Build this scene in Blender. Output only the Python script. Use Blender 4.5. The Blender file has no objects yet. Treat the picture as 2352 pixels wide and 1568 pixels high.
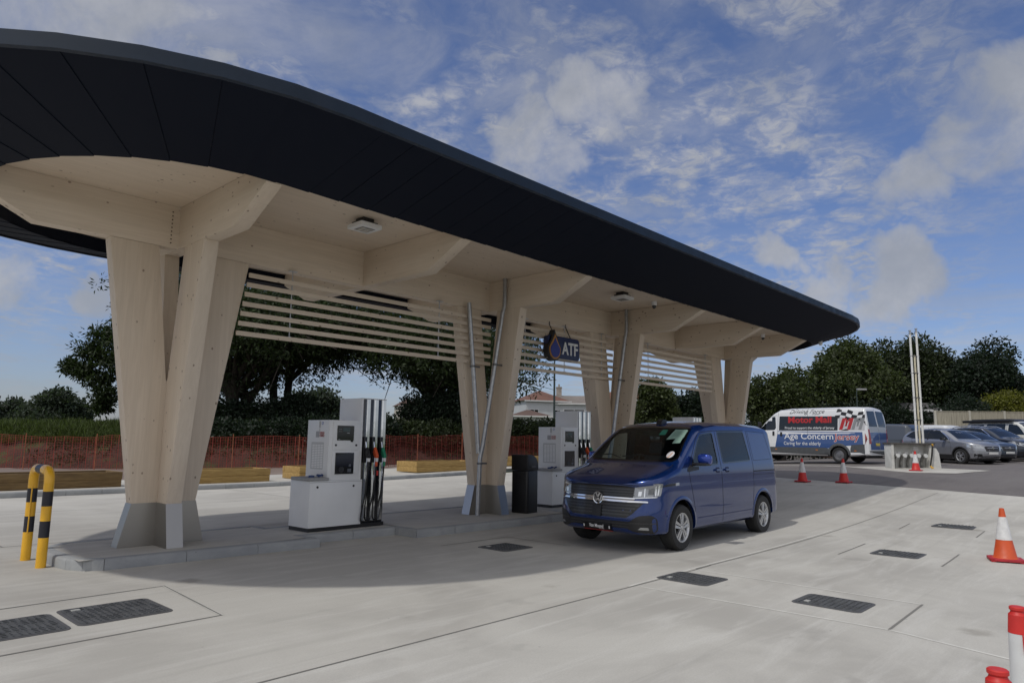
import bpy, bmesh, math, random
from math import sin, cos, pi, sqrt, radians
from mathutils import Vector, Matrix
from mathutils.bvhtree import BVHTree
from mathutils.geometry import tessellate_polygon
random.seed(7)
scene = bpy.context.scene
C = scene.collection

# ---------------------------------------------------------------- camera
YAW, PITCH, ROLL, EYE = 0.8196, 0.1379, 0.0149, 1.658
FW = Vector((sin(YAW)*cos(PITCH), cos(YAW)*cos(PITCH), sin(PITCH)))
RT = Vector((cos(YAW), -sin(YAW), 0)); UP = RT.cross(FW)
RT, UP = RT*cos(ROLL)+UP*sin(ROLL), -RT*sin(ROLL)+UP*cos(ROLL)
cam = bpy.data.cameras.new('camera'); cam_ob = bpy.data.objects.new('camera', cam); C.objects.link(cam_ob)
cam.sensor_width = 36; cam.lens = 1602.6/2352*36; cam.clip_end = 3000; cam.clip_start = 0.05
m = Matrix((RT, UP, -FW)).transposed().to_4x4(); m.translation = (0, 0, EYE); cam_ob.matrix_world = m
scene.camera = cam_ob
scene.render.resolution_x, scene.render.resolution_y = 1024, 682

# ---------------------------------------------------------------- light, sky, exposure
SUN_DIR = Vector((3.4, -0.25, -5.1)).normalized()
sun = bpy.data.lights.new('sun', 'SUN'); sun.energy = 2.0; sun.angle = radians(1.3); sun.color = (1, .965, .90)
sun_ob = bpy.data.objects.new('sun', sun); C.objects.link(sun_ob)
sun_ob.rotation_euler = SUN_DIR.to_track_quat('-Z', 'Y').to_euler(); sun_ob.location = (-20, 10, 40)
vs = scene.view_settings
vs.view_transform = 'Standard'; vs.look = 'None'; vs.exposure = -0.22; vs.gamma = 1; vs.use_curve_mapping = False

def pix_dir(x, y):
    return (FW + RT*((x-1176)/1602.6) - UP*((y-784)/1602.6)).normalized()

world = bpy.data.worlds.new('World'); scene.world = world; world.use_nodes = True
nt = world.node_tree; nt.nodes.clear()
def N(tree, t, **k):
    n = tree.nodes.new(t)
    for a, v in k.items():
        if a.startswith('i_'): n.inputs[a[2:].replace('_', ' ')].default_value = v
        else: setattr(n, a, v)
    return n
def L(tree, a, b): tree.links.new(a, b)
def MATH(tree, op, a, b=None, c=None, clamp=False):
    n = tree.nodes.new('ShaderNodeMath'); n.operation = op; n.use_clamp = clamp
    for i, v in enumerate((a, b, c)):
        if v is None: continue
        if isinstance(v, (int, float)): n.inputs[i].default_value = v
        else: tree.links.new(v, n.inputs[i])
    return n.outputs[0]
def RANGE(tree, v, a, b, c=0., d=1., smooth=True):
    n = tree.nodes.new('ShaderNodeMapRange'); n.interpolation_type = 'SMOOTHSTEP' if smooth else 'LINEAR'
    tree.links.new(v, n.inputs[0])
    for i, x in enumerate((a, b, c, d)): n.inputs[i+1].default_value = x
    return n.outputs[0]
def MIX(tree, f, a, b, mode='MIX'):
    n = tree.nodes.new('ShaderNodeMix'); n.data_type = 'RGBA'; n.blend_type = mode
    for i, v in ((0, f), (6, a), (7, b)):
        if isinstance(v, (int, float)): n.inputs[i].default_value = v
        elif isinstance(v, tuple): n.inputs[i].default_value = (*v, 1) if len(v) == 3 else v
        else: tree.links.new(v, n.inputs[i])
    return n.outputs[2]
sky = N(nt, 'ShaderNodeTexSky', sky_type='NISHITA', sun_disc=False)
sky.sun_elevation = math.asin(-SUN_DIR.z); sky.sun_rotation = math.atan2(-SUN_DIR.x, -SUN_DIR.y)
sky.altitude = 0; sky.air_density = 1.0; sky.dust_density = 1.0; sky.ozone_density = 2.2
tc = N(nt, 'ShaderNodeTexCoord')
sep = N(nt, 'ShaderNodeSeparateXYZ'); L(nt, tc.outputs['Generated'], sep.inputs[0])
zc = MATH(nt, 'ADD', MATH(nt, 'MAXIMUM', sep.outputs[2], 0.0), 0.10)
com = N(nt, 'ShaderNodeCombineXYZ')
L(nt, MATH(nt, 'DIVIDE', sep.outputs[0], zc), com.inputs[0]); L(nt, MATH(nt, 'DIVIDE', sep.outputs[1], zc), com.inputs[1])
def noise(tree, vec, scale, detail=6, rough=.55, dist=0.):
    n = N(tree, 'ShaderNodeTexNoise'); n.inputs['Scale'].default_value = scale; n.inputs['Detail'].default_value = detail
    n.inputs['Roughness'].default_value = rough; n.inputs['Distortion'].default_value = dist
    if vec is not None: L(tree, vec, n.inputs['Vector'])
    return n.outputs['Fac']
flat = com.outputs[0]; dirv = tc.outputs['Generated']
wn = N(nt, 'ShaderNodeTexNoise'); wn.inputs['Scale'].default_value = 5.5; wn.inputs['Detail'].default_value = 5; wn.inputs['Roughness'].default_value = .6; L(nt, dirv, wn.inputs['Vector'])
w1 = N(nt, 'ShaderNodeVectorMath', operation='SUBTRACT'); L(nt, wn.outputs['Color'], w1.inputs[0]); w1.inputs[1].default_value = (.5, .5, .5)
w2 = N(nt, 'ShaderNodeVectorMath', operation='SCALE'); L(nt, w1.outputs[0], w2.inputs[0]); w2.inputs['Scale'].default_value = .24
w3 = N(nt, 'ShaderNodeVectorMath', operation='ADD'); L(nt, w2.outputs[0], w3.inputs[0]); L(nt, dirv, w3.inputs[1])
w4 = N(nt, 'ShaderNodeVectorMath', operation='NORMALIZE'); L(nt, w3.outputs[0], w4.inputs[0]); warped = w4.outputs[0]
def blob(x, y, deg, soft=.9, warp=True, d=None):
    d = d or pix_dir(x, y); n = N(nt, 'ShaderNodeVectorMath', operation='DOT_PRODUCT')
    L(nt, warped if warp else dirv, n.inputs[0]); n.inputs[1].default_value = d
    return RANGE(nt, n.outputs['Value'], cos(radians(deg)), cos(radians(deg*(1-soft))))
def total(lst):
    s = lst[0]
    for b in lst[1:]: s = MATH(nt, 'MAXIMUM', s, b)
    return s
# thin altocumulus sheet broken in ripples
fine = RANGE(nt, noise(nt, flat, 19.0, 6, .62, .6), .38, .62)
mid_ = RANGE(nt, noise(nt, flat, 5.5, 6, .60, .4), .34, .66)
patch = RANGE(nt, noise(nt, flat, 1.3, 4, .55, .2), .26, .50)
area = total([blob(1150, 250, 36), blob(300, -50, 40), blob(1620, 420, 26), blob(1250, -150, 36), blob(1750, 620, 16)])
rip = MATH(nt, 'MULTIPLY', MATH(nt, 'ADD', MATH(nt, 'MULTIPLY', fine, .55), .45), mid_)
c1 = MATH(nt, 'MULTIPLY', MATH(nt, 'MULTIPLY', rip, patch), MATH(nt, 'ADD', MATH(nt, 'MULTIPLY', area, .92), .07))
veil = MATH(nt, 'MULTIPLY', RANGE(nt, noise(nt, flat, 2.4, 7, .62, .6), .36, .72), MATH(nt, 'MULTIPLY', total([blob(250, -60, 30), blob(1250, 150, 22), blob(1400, -200, 26)]), .62))
c1 = MATH(nt, 'MAXIMUM', c1, veil)
# soft cumulus
cn = noise(nt, dirv, 11.0, 9, .60, .3)
cum = total([blob(1240, 340, 5.5), blob(1400, 230, 4.5), blob(2360, 250, 6.0), blob(2270, 350, 4.2), blob(2130, 440, 3.6), blob(2060, 665, 3.9), blob(2085, 605, 3.0), blob(1790, 580, 2.9), blob(1905, 640, 2.5),
             blob(-5, 665, 3.2), blob(205, 648, 2.4), blob(-100, 60, 15), blob(240, 20, 11)])
c2 = RANGE(nt, MATH(nt, 'ADD', MATH(nt, 'MULTIPLY', cum, .50), MATH(nt, 'MULTIPLY', cn, 1.1)), .62, 1.16)
c2 = MATH(nt, 'MULTIPLY', c2, RANGE(nt, cum, 0.05, .5))
# streaky haze low in the sky
st = N(nt, 'ShaderNodeMapping'); L(nt, dirv, st.inputs[0]); st.inputs['Scale'].default_value = (1.2, 1.2, 14)
low = MATH(nt, 'MULTIPLY', RANGE(nt, noise(nt, st.outputs[0], 2.2, 6, .6, .3), .42, .70), RANGE(nt, sep.outputs[2], .34, .08))
# unseen cloud added overhead and behind the camera to brighten and neutralise the fill
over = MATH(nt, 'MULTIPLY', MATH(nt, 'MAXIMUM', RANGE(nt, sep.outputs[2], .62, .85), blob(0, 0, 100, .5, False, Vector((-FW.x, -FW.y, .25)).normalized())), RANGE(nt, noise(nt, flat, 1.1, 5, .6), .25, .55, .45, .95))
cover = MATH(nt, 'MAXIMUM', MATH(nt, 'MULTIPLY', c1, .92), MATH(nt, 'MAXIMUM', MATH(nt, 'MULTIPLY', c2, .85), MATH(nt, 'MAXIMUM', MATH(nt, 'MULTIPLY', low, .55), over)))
cloud = MIX(nt, RANGE(nt, noise(nt, dirv, 6, 7, .6), .35, .66), (2.7, 2.85, 3.15), (3.9, 3.95, 4.15))
tint = MIX(nt, 1.0, sky.outputs[0], (.66, .685, .86), 'MULTIPLY')
cloud = MIX(nt, over, cloud, (6.6, 6.6, 6.7))  # added out-of-view cloud set brighter than the visible clouds, for more fill
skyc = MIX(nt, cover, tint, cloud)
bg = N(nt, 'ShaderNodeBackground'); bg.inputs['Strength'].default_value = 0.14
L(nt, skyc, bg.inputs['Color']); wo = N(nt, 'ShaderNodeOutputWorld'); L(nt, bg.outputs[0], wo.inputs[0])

# ---------------------------------------------------------------- materials
MATS = {}
def mat(name, col, rough=.6, metal=0., var=.0, vscale=3., bump=0., bscale=60., coat=0., spec=.5, col2=None, stretch=None):
    if name in MATS: return MATS[name]
    mt = bpy.data.materials.new(name); mt.use_nodes = True; t = mt.node_tree
    b = t.nodes['Principled BSDF']; b.inputs['Roughness'].default_value = rough; b.inputs['Metallic'].default_value = metal
    b.inputs['Coat Weight'].default_value = coat; b.inputs['Coat Roughness'].default_value = .04
    b.inputs['Specular IOR Level'].default_value = spec
    b.inputs['Base Color'].default_value = (*col, 1)
    if var or bump or col2:
        o = N(t, 'ShaderNodeTexCoord'); v = o.outputs['Object']
        if stretch:
            mp = N(t, 'ShaderNodeMapping'); L(t, v, mp.inputs[0]); mp.inputs['Scale'].default_value = stretch; v = mp.outputs[0]
        if var or col2:
            n1 = noise(t, v, vscale, 8, .6)
            c2_ = col2 or tuple(c*(1-var) for c in col); c1_ = col if col2 else tuple(min(1, c*(1+var)) for c in col)
            L(t, MIX(t, RANGE(t, n1, .3, .7), c2_, c1_), b.inputs['Base Color'])
            L(t, RANGE(t, noise(t, v, vscale*2.3, 5, .6), .3, .7, max(.02, rough-.08), min(1, rough+.1)), b.inputs['Roughness'])
        if bump:
            bp = N(t, 'ShaderNodeBump'); bp.inputs['Strength'].default_value = bump; bp.inputs['Distance'].default_value = .01
            L(t, noise(t, v, bscale, 6, .6), bp.inputs['Height']); L(t, bp.outputs[0], b.inputs['Normal'])
    MATS[name] = mt; return mt

def wood_mat(name, axis, base=(.70, .595, .48), dark=(.635, .53, .42), knots=True):
    mt = bpy.data.materials.new(name); mt.use_nodes = True; t = mt.node_tree; b = t.nodes['Principled BSDF']
    b.inputs['Roughness'].default_value = .55; b.inputs['Specular IOR Level'].default_value = .35
    o = N(t, 'ShaderNodeTexCoord'); v = o.outputs['Object']
    sc = [26., 26., 26.]; sc[axis] = 1.3
    mp = N(t, 'ShaderNodeMapping'); L(t, v, mp.inputs[0]); mp.inputs['Scale'].default_value = sc
    g = noise(t, mp.outputs[0], 1.0, 7, .62, .6)
    sc2 = [6.5, 6.5, 6.5]; sc2[axis] = .35
    mp2 = N(t, 'ShaderNodeMapping'); L(t, v, mp2.inputs[0]); mp2.inputs['Scale'].default_value = sc2
    lam = noise(t, mp2.outputs[0], 1.0, 2, .5)
    col = MIX(t, RANGE(t, g, .36, .66), dark, base)
    col = MIX(t, RANGE(t, lam, .40, .60, .0, .22), col, tuple(c*.80 for c in dark))
    xyz = N(t, 'ShaderNodeSeparateXYZ'); L(t, v, xyz.inputs[0])
    cc_ = MATH(t, 'ADD', xyz.outputs[0], xyz.outputs[1]) if axis == 2 else xyz.outputs[1 if name == 'timber_deck' else 2]
    bw_ = .24 if name == 'timber_deck' else .157
    bq = MATH(t, 'DIVIDE', cc_, bw_); wn_ = N(t, 'ShaderNodeTexWhiteNoise', noise_dimensions='1D'); L(t, MATH(t, 'FLOOR', bq), wn_.inputs['W'])
    col = MIX(t, RANGE(t, wn_.outputs['Value'], 0, 1, 0, .34, False), col, tuple(c*.90 for c in dark))
    fq = MATH(t, 'FRACT', bq); col = MIX(t, RANGE(t, MATH(t, 'ABSOLUTE', MATH(t, 'SUBTRACT', fq, .5)), .485, .498, 0, .30), col, tuple(c*.55 for c in dark))
    big = noise(t, v, .7, 3, .5)
    col = MIX(t, RANGE(t, big, .35, .7, 0, .25), col, (.74, .66, .56))
    if knots:
        sk = [2.6, 2.6, 2.6]; sk[axis] = 1.9
        mk = N(t, 'ShaderNodeMapping'); L(t, v, mk.inputs[0]); mk.inputs['Scale'].default_value = sk
        vo = N(t, 'ShaderNodeTexVoronoi'); L(t, mk.outputs[0], vo.inputs['Vector']); vo.inputs['Scale'].default_value = 3.3
        cs = N(t, 'ShaderNodeSeparateColor'); L(t, vo.outputs['Color'], cs.inputs[0])
        size = RANGE(t, cs.outputs[0], .1, 1., .05, .17, False)
        k = MATH(t, 'SUBTRACT', size, vo.outputs['Distance'])
        km = MATH(t, 'MULTIPLY', RANGE(t, k, -.03, .03), RANGE(t, cs.outputs[1], .12, .2))
        ring = RANGE(t, k, -.01, .06)
        col = MIX(t, MATH(t, 'MULTIPLY', km, .80), col, (.22, .15, .11))
    L(t, col, b.inputs['Base Color'])
    bp = N(t, 'ShaderNodeBump'); bp.inputs['Strength'].default_value = .15; bp.inputs['Distance'].default_value = .005
    L(t, g, bp.inputs['Height']); L(t, bp.outputs[0], b.inputs['Normal'])
    MATS[name] = mt; return mt
WX, WY, WZ = wood_mat('timber_x', 0), wood_mat('timber_y', 1), wood_mat('timber_z', 2)
WD = wood_mat('timber_deck', 0, (.71, .60, .48), (.65, .54, .42))

def concrete_mat(name, base, dark, light, sc=1.0, lines=True):
    mt = bpy.data.materials.new(name); mt.use_nodes = True; t = mt.node_tree; b = t.nodes['Principled BSDF']
    o = N(t, 'ShaderNodeTexCoord'); v = o.outputs['Object']
    col = MIX(t, RANGE(t, noise(t, v, .45*sc, 6, .6, .5), .36, .64), dark, base)
    mp = N(t, 'ShaderNodeMapping'); L(t, v, mp.inputs[0]); mp.inputs['Scale'].default_value = (.5, 3.4, 1); mp.inputs['Rotation'].default_value = (0, 0, .5)
    col = MIX(t, RANGE(t, noise(t, mp.outputs[0], 1.1*sc, 7, .65, .6), .45, .74, 0, .55), col, light)
    mp2 = N(t, 'ShaderNodeMapping'); L(t, v, mp2.inputs[0]); mp2.inputs['Scale'].default_value = (1, 1, 1)
    st = RANGE(t, noise(t, mp2.outputs[0], 1.3*sc, 4, .5, .2), .64, .74, 0, .35)
    col = MIX(t, st, col, tuple(c*.62 for c in dark))
    mp3 = N(t, 'ShaderNodeMapping'); L(t, v, mp3.inputs[0]); mp3.inputs['Scale'].default_value = (.12, 2.6, 1)
    col = MIX(t, RANGE(t, noise(t, mp3.outputs[0], 1.6*sc, 5, .6, .4), .56, .72, 0, .30), col, tuple(c*.72 for c in dark))
    col = MIX(t, RANGE(t, noise(t, v, 60*sc, 3, .7), .3, .75, 0, .30), col, tuple(c*.8 for c in dark))
    vo = N(t, 'ShaderNodeTexVoronoi'); L(t, v, vo.inputs['Vector']); vo.inputs['Scale'].default_value = 3.1
    vc = N(t, 'ShaderNodeSeparateColor'); L(t, vo.outputs['Color'], vc.inputs[0])
    spot = MATH(t, 'MULTIPLY', RANGE(t, vo.outputs['Distance'], .05, .02), RANGE(t, vc.outputs[0], .8, .85))
    col = MIX(t, MATH(t, 'MULTIPLY', spot, .5), col, tuple(c*.4 for c in dark))
    if lines:
        sp_ = N(t, 'ShaderNodeSeparateXYZ'); L(t, v, sp_.inputs[0])
        jit = noise(t, v, 2.0, 2, .5)
        bay = MATH(t, 'GREATER_THAN', sp_.outputs[1], 4.64); col = MIX(t, MATH(t, 'MULTIPLY', bay, .16), col, (.41, .385, .34))
        bx_ = MATH(t, 'MULTIPLY', MATH(t, 'GREATER_THAN', sp_.outputs[1], 12.4), .10); col = MIX(t, bx_, col, (.62, .60, .56))
        o1 = N(t, 'ShaderNodeTexVoronoi'); L(t, v, o1.inputs['Vector']); o1.inputs['Scale'].default_value = .75
        oc_ = N(t, 'ShaderNodeSeparateColor'); L(t, o1.outputs['Color'], oc_.inputs[0])
        ds_ = MATH(t, 'ADD', o1.outputs['Distance'], MATH(t, 'MULTIPLY', noise(t, v, 7, 5, .65), .22))
        sp2 = MATH(t, 'MULTIPLY', RANGE(t, ds_, .25, .15), RANGE(t, oc_.outputs[0], .4, .5, 0, .50)); col = MIX(t, sp2, col, (.22, .20, .17))
    L(t, col, b.inputs['Base Color']); b.inputs['Roughness'].default_value = .78; b.inputs['Specular IOR Level'].default_value = .3
    bp = N(t, 'ShaderNodeBump'); bp.inputs['Strength'].default_value = .25; bp.inputs['Distance'].default_value = .006
    L(t, noise(t, v, 90, 6, .7), bp.inputs['Height']); L(t, bp.outputs[0], b.inputs['Normal'])
    MATS[name] = mt; return mt
CONC = concrete_mat('concrete', (.52, .505, .465), (.405, .39, .36), (.62, .61, .575))
CONC2 = concrete_mat('kerb_concrete', (.36, .37, .37), (.28, .29, .30), (.42, .42, .42), 2., False)
ASPH = concrete_mat('asphalt', (.17, .155, .15), (.13, .118, .115), (.20, .19, .18), .8, False)
JOINT = mat('joint_filler', (.20, .195, .18), .9)
CLAD = mat('dark_cladding', (.0065, .0095, .0190), .62, spec=.10)
FASC = mat('fascia_metal', (.010, .020, .038), .5, 0, .1, 2, spec=.3)
STEEL = mat('brushed_steel', (.36, .345, .325), .33, .95)
GALV = mat('galvanised', (.42, .43, .45), .38, .85, .15, 12)
WHITE = mat('white_metal', (.74, .745, .75), .38, 0, .03, 2, coat=.15)
WHITE2 = mat('white_plastic', (.72, .72, .72), .5)
BLACK = mat('black_plastic', (.012, .012, .014), .42, bump=.1, bscale=300)
BLACKG = mat('black_gloss', (.008, .009, .011), .08, coat=.6)
RUBBER = mat('rubber', (.018, .018, .018), .75, 0, .2, 20)
CHROME = mat('chrome', (.80, .80, .82), .08, 1.)
YEL = mat('yellow_paint', (.78, .42, .015), .35, 0, .08, 4, coat=.3)
RED = mat('red_plastic', (.55, .025, .02), .5, 0, .12, 6)
ORANGE = mat('orange_plastic', (.58, .085, .022), .5, 0, .10, 6)
GREEN = mat('green_plastic', (.02, .22, .12), .45)
SLEEVE = mat('reflective_sleeve', (.66, .66, .66), .55, 0, .10, 12)
SLEEVE2 = mat('peeling_sleeve', (.62, .63, .62), .6, 0, .05, 7, col2=(.45, .44, .42))
GLASS_D = mat('dark_glass', (.008, .011, .013), .03, 0, coat=.25, spec=.45)
NAVY = mat('sign_navy', (.012, .022, .085), .4)
DROPB = mat('sign_blue', (.02, .03, .22), .4)
GOLD = mat('sign_gold', (.42, .20, .05), .5)
PINE = mat('planter_pine', (.44, .29, .10), .7, 0, .25, 2.5, .3, 30, stretch=(1, 5, 9), col2=(.30, .185, .055))
SOIL = mat('soil', (.05, .035, .025), .95, 0, .3, 8, .6, 20)
EARTH = mat('red_earth', (.14, .065, .040), .95, 0, .3, 1.2, .8, 4, col2=(.05, .05, .022))
TURF = mat('rough_grass', (.10, .125, .035), .9, 0, .3, .6, .6, 9, col2=(.05, .075, .02))
BARK = mat('bark', (.035, .028, .022), .9, 0, .3, 6, .8, 18)

# ---------------------------------------------------------------- mesh helpers
class MB:
    def __init__(s): s.v = []; s.f = []; s.m = []; s.cur = 0
    def add(s, vs_, fs, mi=None):
        o = len(s.v); s.v += [tuple(v) for v in vs_]; s.f += [tuple(i+o for i in f) for f in fs]
        s.m += [s.cur if mi is None else mi]*len(fs); return s
    def box(s, x0, x1, y0, y1, z0, z1, mi=None):
        return s.add([(x0,y0,z0),(x1,y0,z0),(x1,y1,z0),(x0,y1,z0),(x0,y0,z1),(x1,y0,z1),(x1,y1,z1),(x0,y1,z1)],
                     [(0,3,2,1),(4,5,6,7),(0,1,5,4),(1,2,6,5),(2,3,7,6),(3,0,4,7)], mi)
    def prism(s, poly, axis, a, b, mi=None):
        n = len(poly)
        def P(p, t):
            return (t, p[0], p[1]) if axis == 0 else (p[0], t, p[1]) if axis == 1 else (p[0], p[1], t)
        vs_ = [P(p, a) for p in poly]+[P(p, b) for p in poly]
        fs = [tuple(range(n))[::-1], tuple(range(n, 2*n))]+[(i, (i+1) % n, n+(i+1) % n, n+i) for i in range(n)]
        return s.add(vs_, fs, mi)
    def tube(s, pts, r, seg=10, caps=True, mi=None):
        pts = [Vector(p) for p in pts]; n = len(pts); rs = r if isinstance(r, (list, tuple)) else [r]*n
        vs_ = []; fs = []; t0 = (pts[1]-pts[0]).normalized()
        a = t0.orthogonal().normalized()
        for i, p in enumerate(pts):
            t = (pts[min(i+1, n-1)]-pts[max(i-1, 0)]).normalized()
            a = (a-t*a.dot(t)).normalized(); b = t.cross(a)
            for k in range(seg):
                q = 2*pi*k/seg; vs_.append(p+(a*cos(q)+b*sin(q))*rs[i])
        for i in range(n-1):
            for k in range(seg):
                k2 = (k+1) % seg; fs.append((i*seg+k, i*seg+k2, (i+1)*seg+k2, (i+1)*seg+k))
        if caps: fs += [tuple(range(seg))[::-1], tuple(range((n-1)*seg, n*seg))]
        return s.add(vs_, fs, mi)
    def lathe(s, prof, seg=24, c=(0,0,0), axis=2, mi=None, closed=False):
        vs_ = []; fs = []; n = len(prof)
        for k in range(seg):
            q = 2*pi*k/seg
            for r_, h_ in prof:
                u, w = r_*cos(q), r_*sin(q)
                vs_.append((c[0]+u, c[1]+w, c[2]+h_) if axis == 2 else (c[0]+u, c[1]+h_, c[2]+w) if axis == 1 else (c[0]+h_, c[1]+u, c[2]+w))
        for k in range(seg):
            k2 = (k+1) % seg
            for i in range(n-1 if not closed else n):
                j = (i+1) % n
                fs.append((k*n+i, k2*n+i, k2*n+j, k*n+j))
        return s.add(vs_, fs, mi)
    def build(s, name, mats, parent=None, smooth=None, bevel=0, loc=None, merge=1e-5, recalc=True):
        me = bpy.data.meshes.new(name); me.from_pydata(s.v, [], s.f)
        mats = mats if isinstance(mats, (list, tuple)) else [mats]
        for q in mats: me.materials.append(q)
        me.polygons.foreach_set('material_index', s.m)
        bm = bmesh.new(); bm.from_mesh(me)
        if merge: bmesh.ops.remove_doubles(bm, verts=bm.verts, dist=merge)
        if recalc: bmesh.ops.recalc_face_normals(bm, faces=bm.faces)
        if bevel:
            es = [e for e in bm.edges if len(e.link_faces) == 2 and e.calc_face_angle(0) > radians(30)]
            bmesh.ops.bevel(bm, geom=es, offset=bevel, segments=2, affect='EDGES', profile=.6, clamp_overlap=True)
        if smooth or bevel:
            ang = radians(smooth or 35)
            for f_ in bm.faces: f_.smooth = True
            for e in bm.edges:
                if len(e.link_faces) != 2 or e.calc_face_angle(0) > ang: e.smooth = False
        bm.to_mesh(me); bm.free()
        ob = bpy.data.objects.new(name, me); C.objects.link(ob)
        if parent: ob.parent = parent
        if loc: ob.location = loc
        return ob
def tag(o, label=None, cat=None, group=None, kind=None):
    if label: o['label'] = label
    if cat: o['category'] = cat
    if group: o['group'] = group
    if kind: o['kind'] = kind
    return o
def thing(name, label, cat, loc=(0,0,0), rz=0, group=None):
    o = bpy.data.objects.new(name, None); C.objects.link(o); o.location = loc; o.rotation_euler = (0, 0, rz)
    o.empty_display_size = .2
    return tag(o, label, cat, group)
def copy_tree(o, parent=None):
    c = o.copy(); C.objects.link(c)
    if parent: c.parent = parent
    for ch in list(o.children): copy_tree(ch, c)
    return c
def text_mesh(s, size, extr=.002, shear=0, bold=0., align='CENTER', spacing=1.):
    cu = bpy.data.curves.new('t', 'FONT'); cu.body = s; cu.size = size; cu.extrude = extr; cu.shear = shear; cu.offset = bold
    cu.align_x = align; cu.align_y = 'CENTER'; cu.space_character = spacing; cu.resolution_u = 3
    ob = bpy.data.objects.new('t', cu); C.objects.link(ob)
    dg = bpy.context.evaluated_depsgraph_get(); me = bpy.data.meshes.new_from_object(ob.evaluated_get(dg))
    bpy.data.objects.remove(ob); bpy.data.curves.remove(cu); return me
def put_mesh(me, name, mt, parent, M=None):
    me = me.copy(); me.materials.clear(); me.materials.append(mt)
    if M: me.transform(M)
    ob = bpy.data.objects.new(name, me); C.objects.link(ob)
    if parent: ob.parent = parent
    return ob

# ---------------------------------------------------------------- terrain
KX = [(-400, 0), (12, 0), (15, .07), (18.5, .2), (21.5, .36), (24, .48), (27, .58), (30.5, .69), (34, .79), (40, .9), (60, 1.2), (900, 1.4)]
KY = [(-400, 1), (11, 1), (15, .75), (21, .3), (25, .45), (32, 1), (900, 1)]
def lerp(K, x):
    for (a, b), (c_, d) in zip(K, K[1:]):
        if x <= c_: return b+(d-b)*max(0, (x-a))/(c_-a)
    return K[-1][1]
def sm(K, x, w):
    return sum(lerp(K, x+w*t)*g for t, g in ((-1, 1), (-.5, 2), (0, 3), (.5, 2), (1, 1)))/9
def G(x, y): return sm(KX, x, 2.0)*sm(KY, y, 2.5)
def sheet(name, xs, ys, off, mt, xf=None, kind='structure', yf=None):
    b = MB(); nx, ny = len(xs), len(ys)
    for y in ys:
        for x in xs:
            X = xf(x, y) if xf else x; Y = yf(x, y) if yf else y
            b.v.append((X, Y, G(X, Y)+off))
    for j in range(ny-1):
        for i in range(nx-1): b.f.append((j*nx+i, j*nx+i+1, (j+1)*nx+i+1, (j+1)*nx+i)); b.m.append(0)
    return tag(b.build(name, mt, smooth=60, merge=0), kind=kind)
def fr(a, b, st):
    n = max(1, int(round((b-a)/st))); return [a+(b-a)*i/n for i in range(n+1)]
# ---------------------------------------------------------------- ground
gx = fr(-600, -60, 60)[:-1]+fr(-60, -14, 6)[:-1]+fr(-14, 60, 1.)[:-1]+fr(60, 140, 8)[:-1]+fr(140, 900, 60)
gy = fr(-600, -60, 60)[:-1]+fr(-60, -14, 6)[:-1]+fr(-14, 60, 1.)[:-1]+fr(60, 140, 8)[:-1]+fr(140, 900, 60)
sheet('ground', gx, gy, -.03, TURF)
EDGE = lambda y: 21.55+.268*(y-0.9)          # concrete / asphalt border
sheet('concrete_forecourt', fr(0, 1, 1/76), fr(-14, 21.6, .5), .0, CONC, xf=lambda t, y: -14+(EDGE(y)+14)*t)
sheet('asphalt_yard', fr(0, 1, 1/60), fr(-20, 28, .8), .0, ASPH, xf=lambda t, y: EDGE(y)+.004+(62-EDGE(y))*t)
sheet('rear_road', fr(-20, 24, 1), fr(24.8, 33, 1), .0, concrete_mat('road_grit', (.24, .19, .165), (.18, .145, .13), (.29, .24, .21), 1., False))

def strip(b, pts, w, off=.004, mi=None, step=.5):
    """flat ribbon following the terrain"""
    P = [Vector((*pts[0], 0))]
    for a, c_ in zip(pts, pts[1:]):
        a, c_ = Vector((*a, 0)), Vector((*c_, 0)); n = max(1, int((c_-a).length/step))
        P += [a+(c_-a)*i/n for i in range(1, n+1)]
    vs_ = []; fs = []
    for i, p in enumerate(P):
        t = (P[min(i+1, len(P)-1)]-P[max(0, i-1)]).normalized(); q = Vector((-t.y, t.x, 0))*w/2
        for s_ in (-1, 1): r_ = p+q*s_; vs_.append((r_.x, r_.y, G(r_.x, r_.y)+off))
    for i in range(len(P)-1): fs.append((2*i, 2*i+2, 2*i+3, 2*i+1))
    b.add(vs_, fs, mi)
jb = MB()
for pts in ([(-14, 4.60), (8.2, 4.63), (9.0, 4.66)], [(8.6, 4.67), (15.3, 4.66), (21.9, 4.65)],
            [(-14, 12.4), (2.6, 12.4), (22.5, 12.3)], [(-14, 17.2), (22, 17.2)],
            [(2.6, 12.4), (2.55, 21.3)], [(10, 12.4), (10, 21.3)], [(17.5, 12.3), (17.5, 21.3)]):
    if pts: strip(jb, pts, .016)
# cast surrounds of the access covers
for pts in ([(-3, 8.02), (3.24, 8.19), (3.12, 6.54), (-3, 6.35)],
            [(7.16, 1.98), (8.52, 2.02)], [(11.29, 2.41), (12.6, 2.45)], [(11.3, 3.77), (12.7, 3.8)], [(14.7, 2.58), (15.6, 2.6)], [(14.9, 3.85), (15.8, 3.88)],
            [(7.4, 8.35), (8.9, 8.35)], [(8.9, 8.35), (8.9, 7.0)]):
    strip(jb, pts, .022)
tag(jb.build('concrete_joints', JOINT, merge=0), kind='structure')
lb = MB()
for pts in ([(8.52, 2.02), (8.56, 4.60)], [(7.16, 1.98), (7.10, 4.55)], [(7.16, 1.98), (5.9, -2.6)], [(3.24, 8.19), (3.12, 6.54)], [(7.0, 4.66), (9.2, 4.72), (14, 4.74)]):
    strip(lb, pts, .035, .0025)
tag(lb.build('laitance_edge', mat('pale_laitance', (.60, .59, .55), .85, 0, .1, 8), merge=0), kind='structure')
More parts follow.
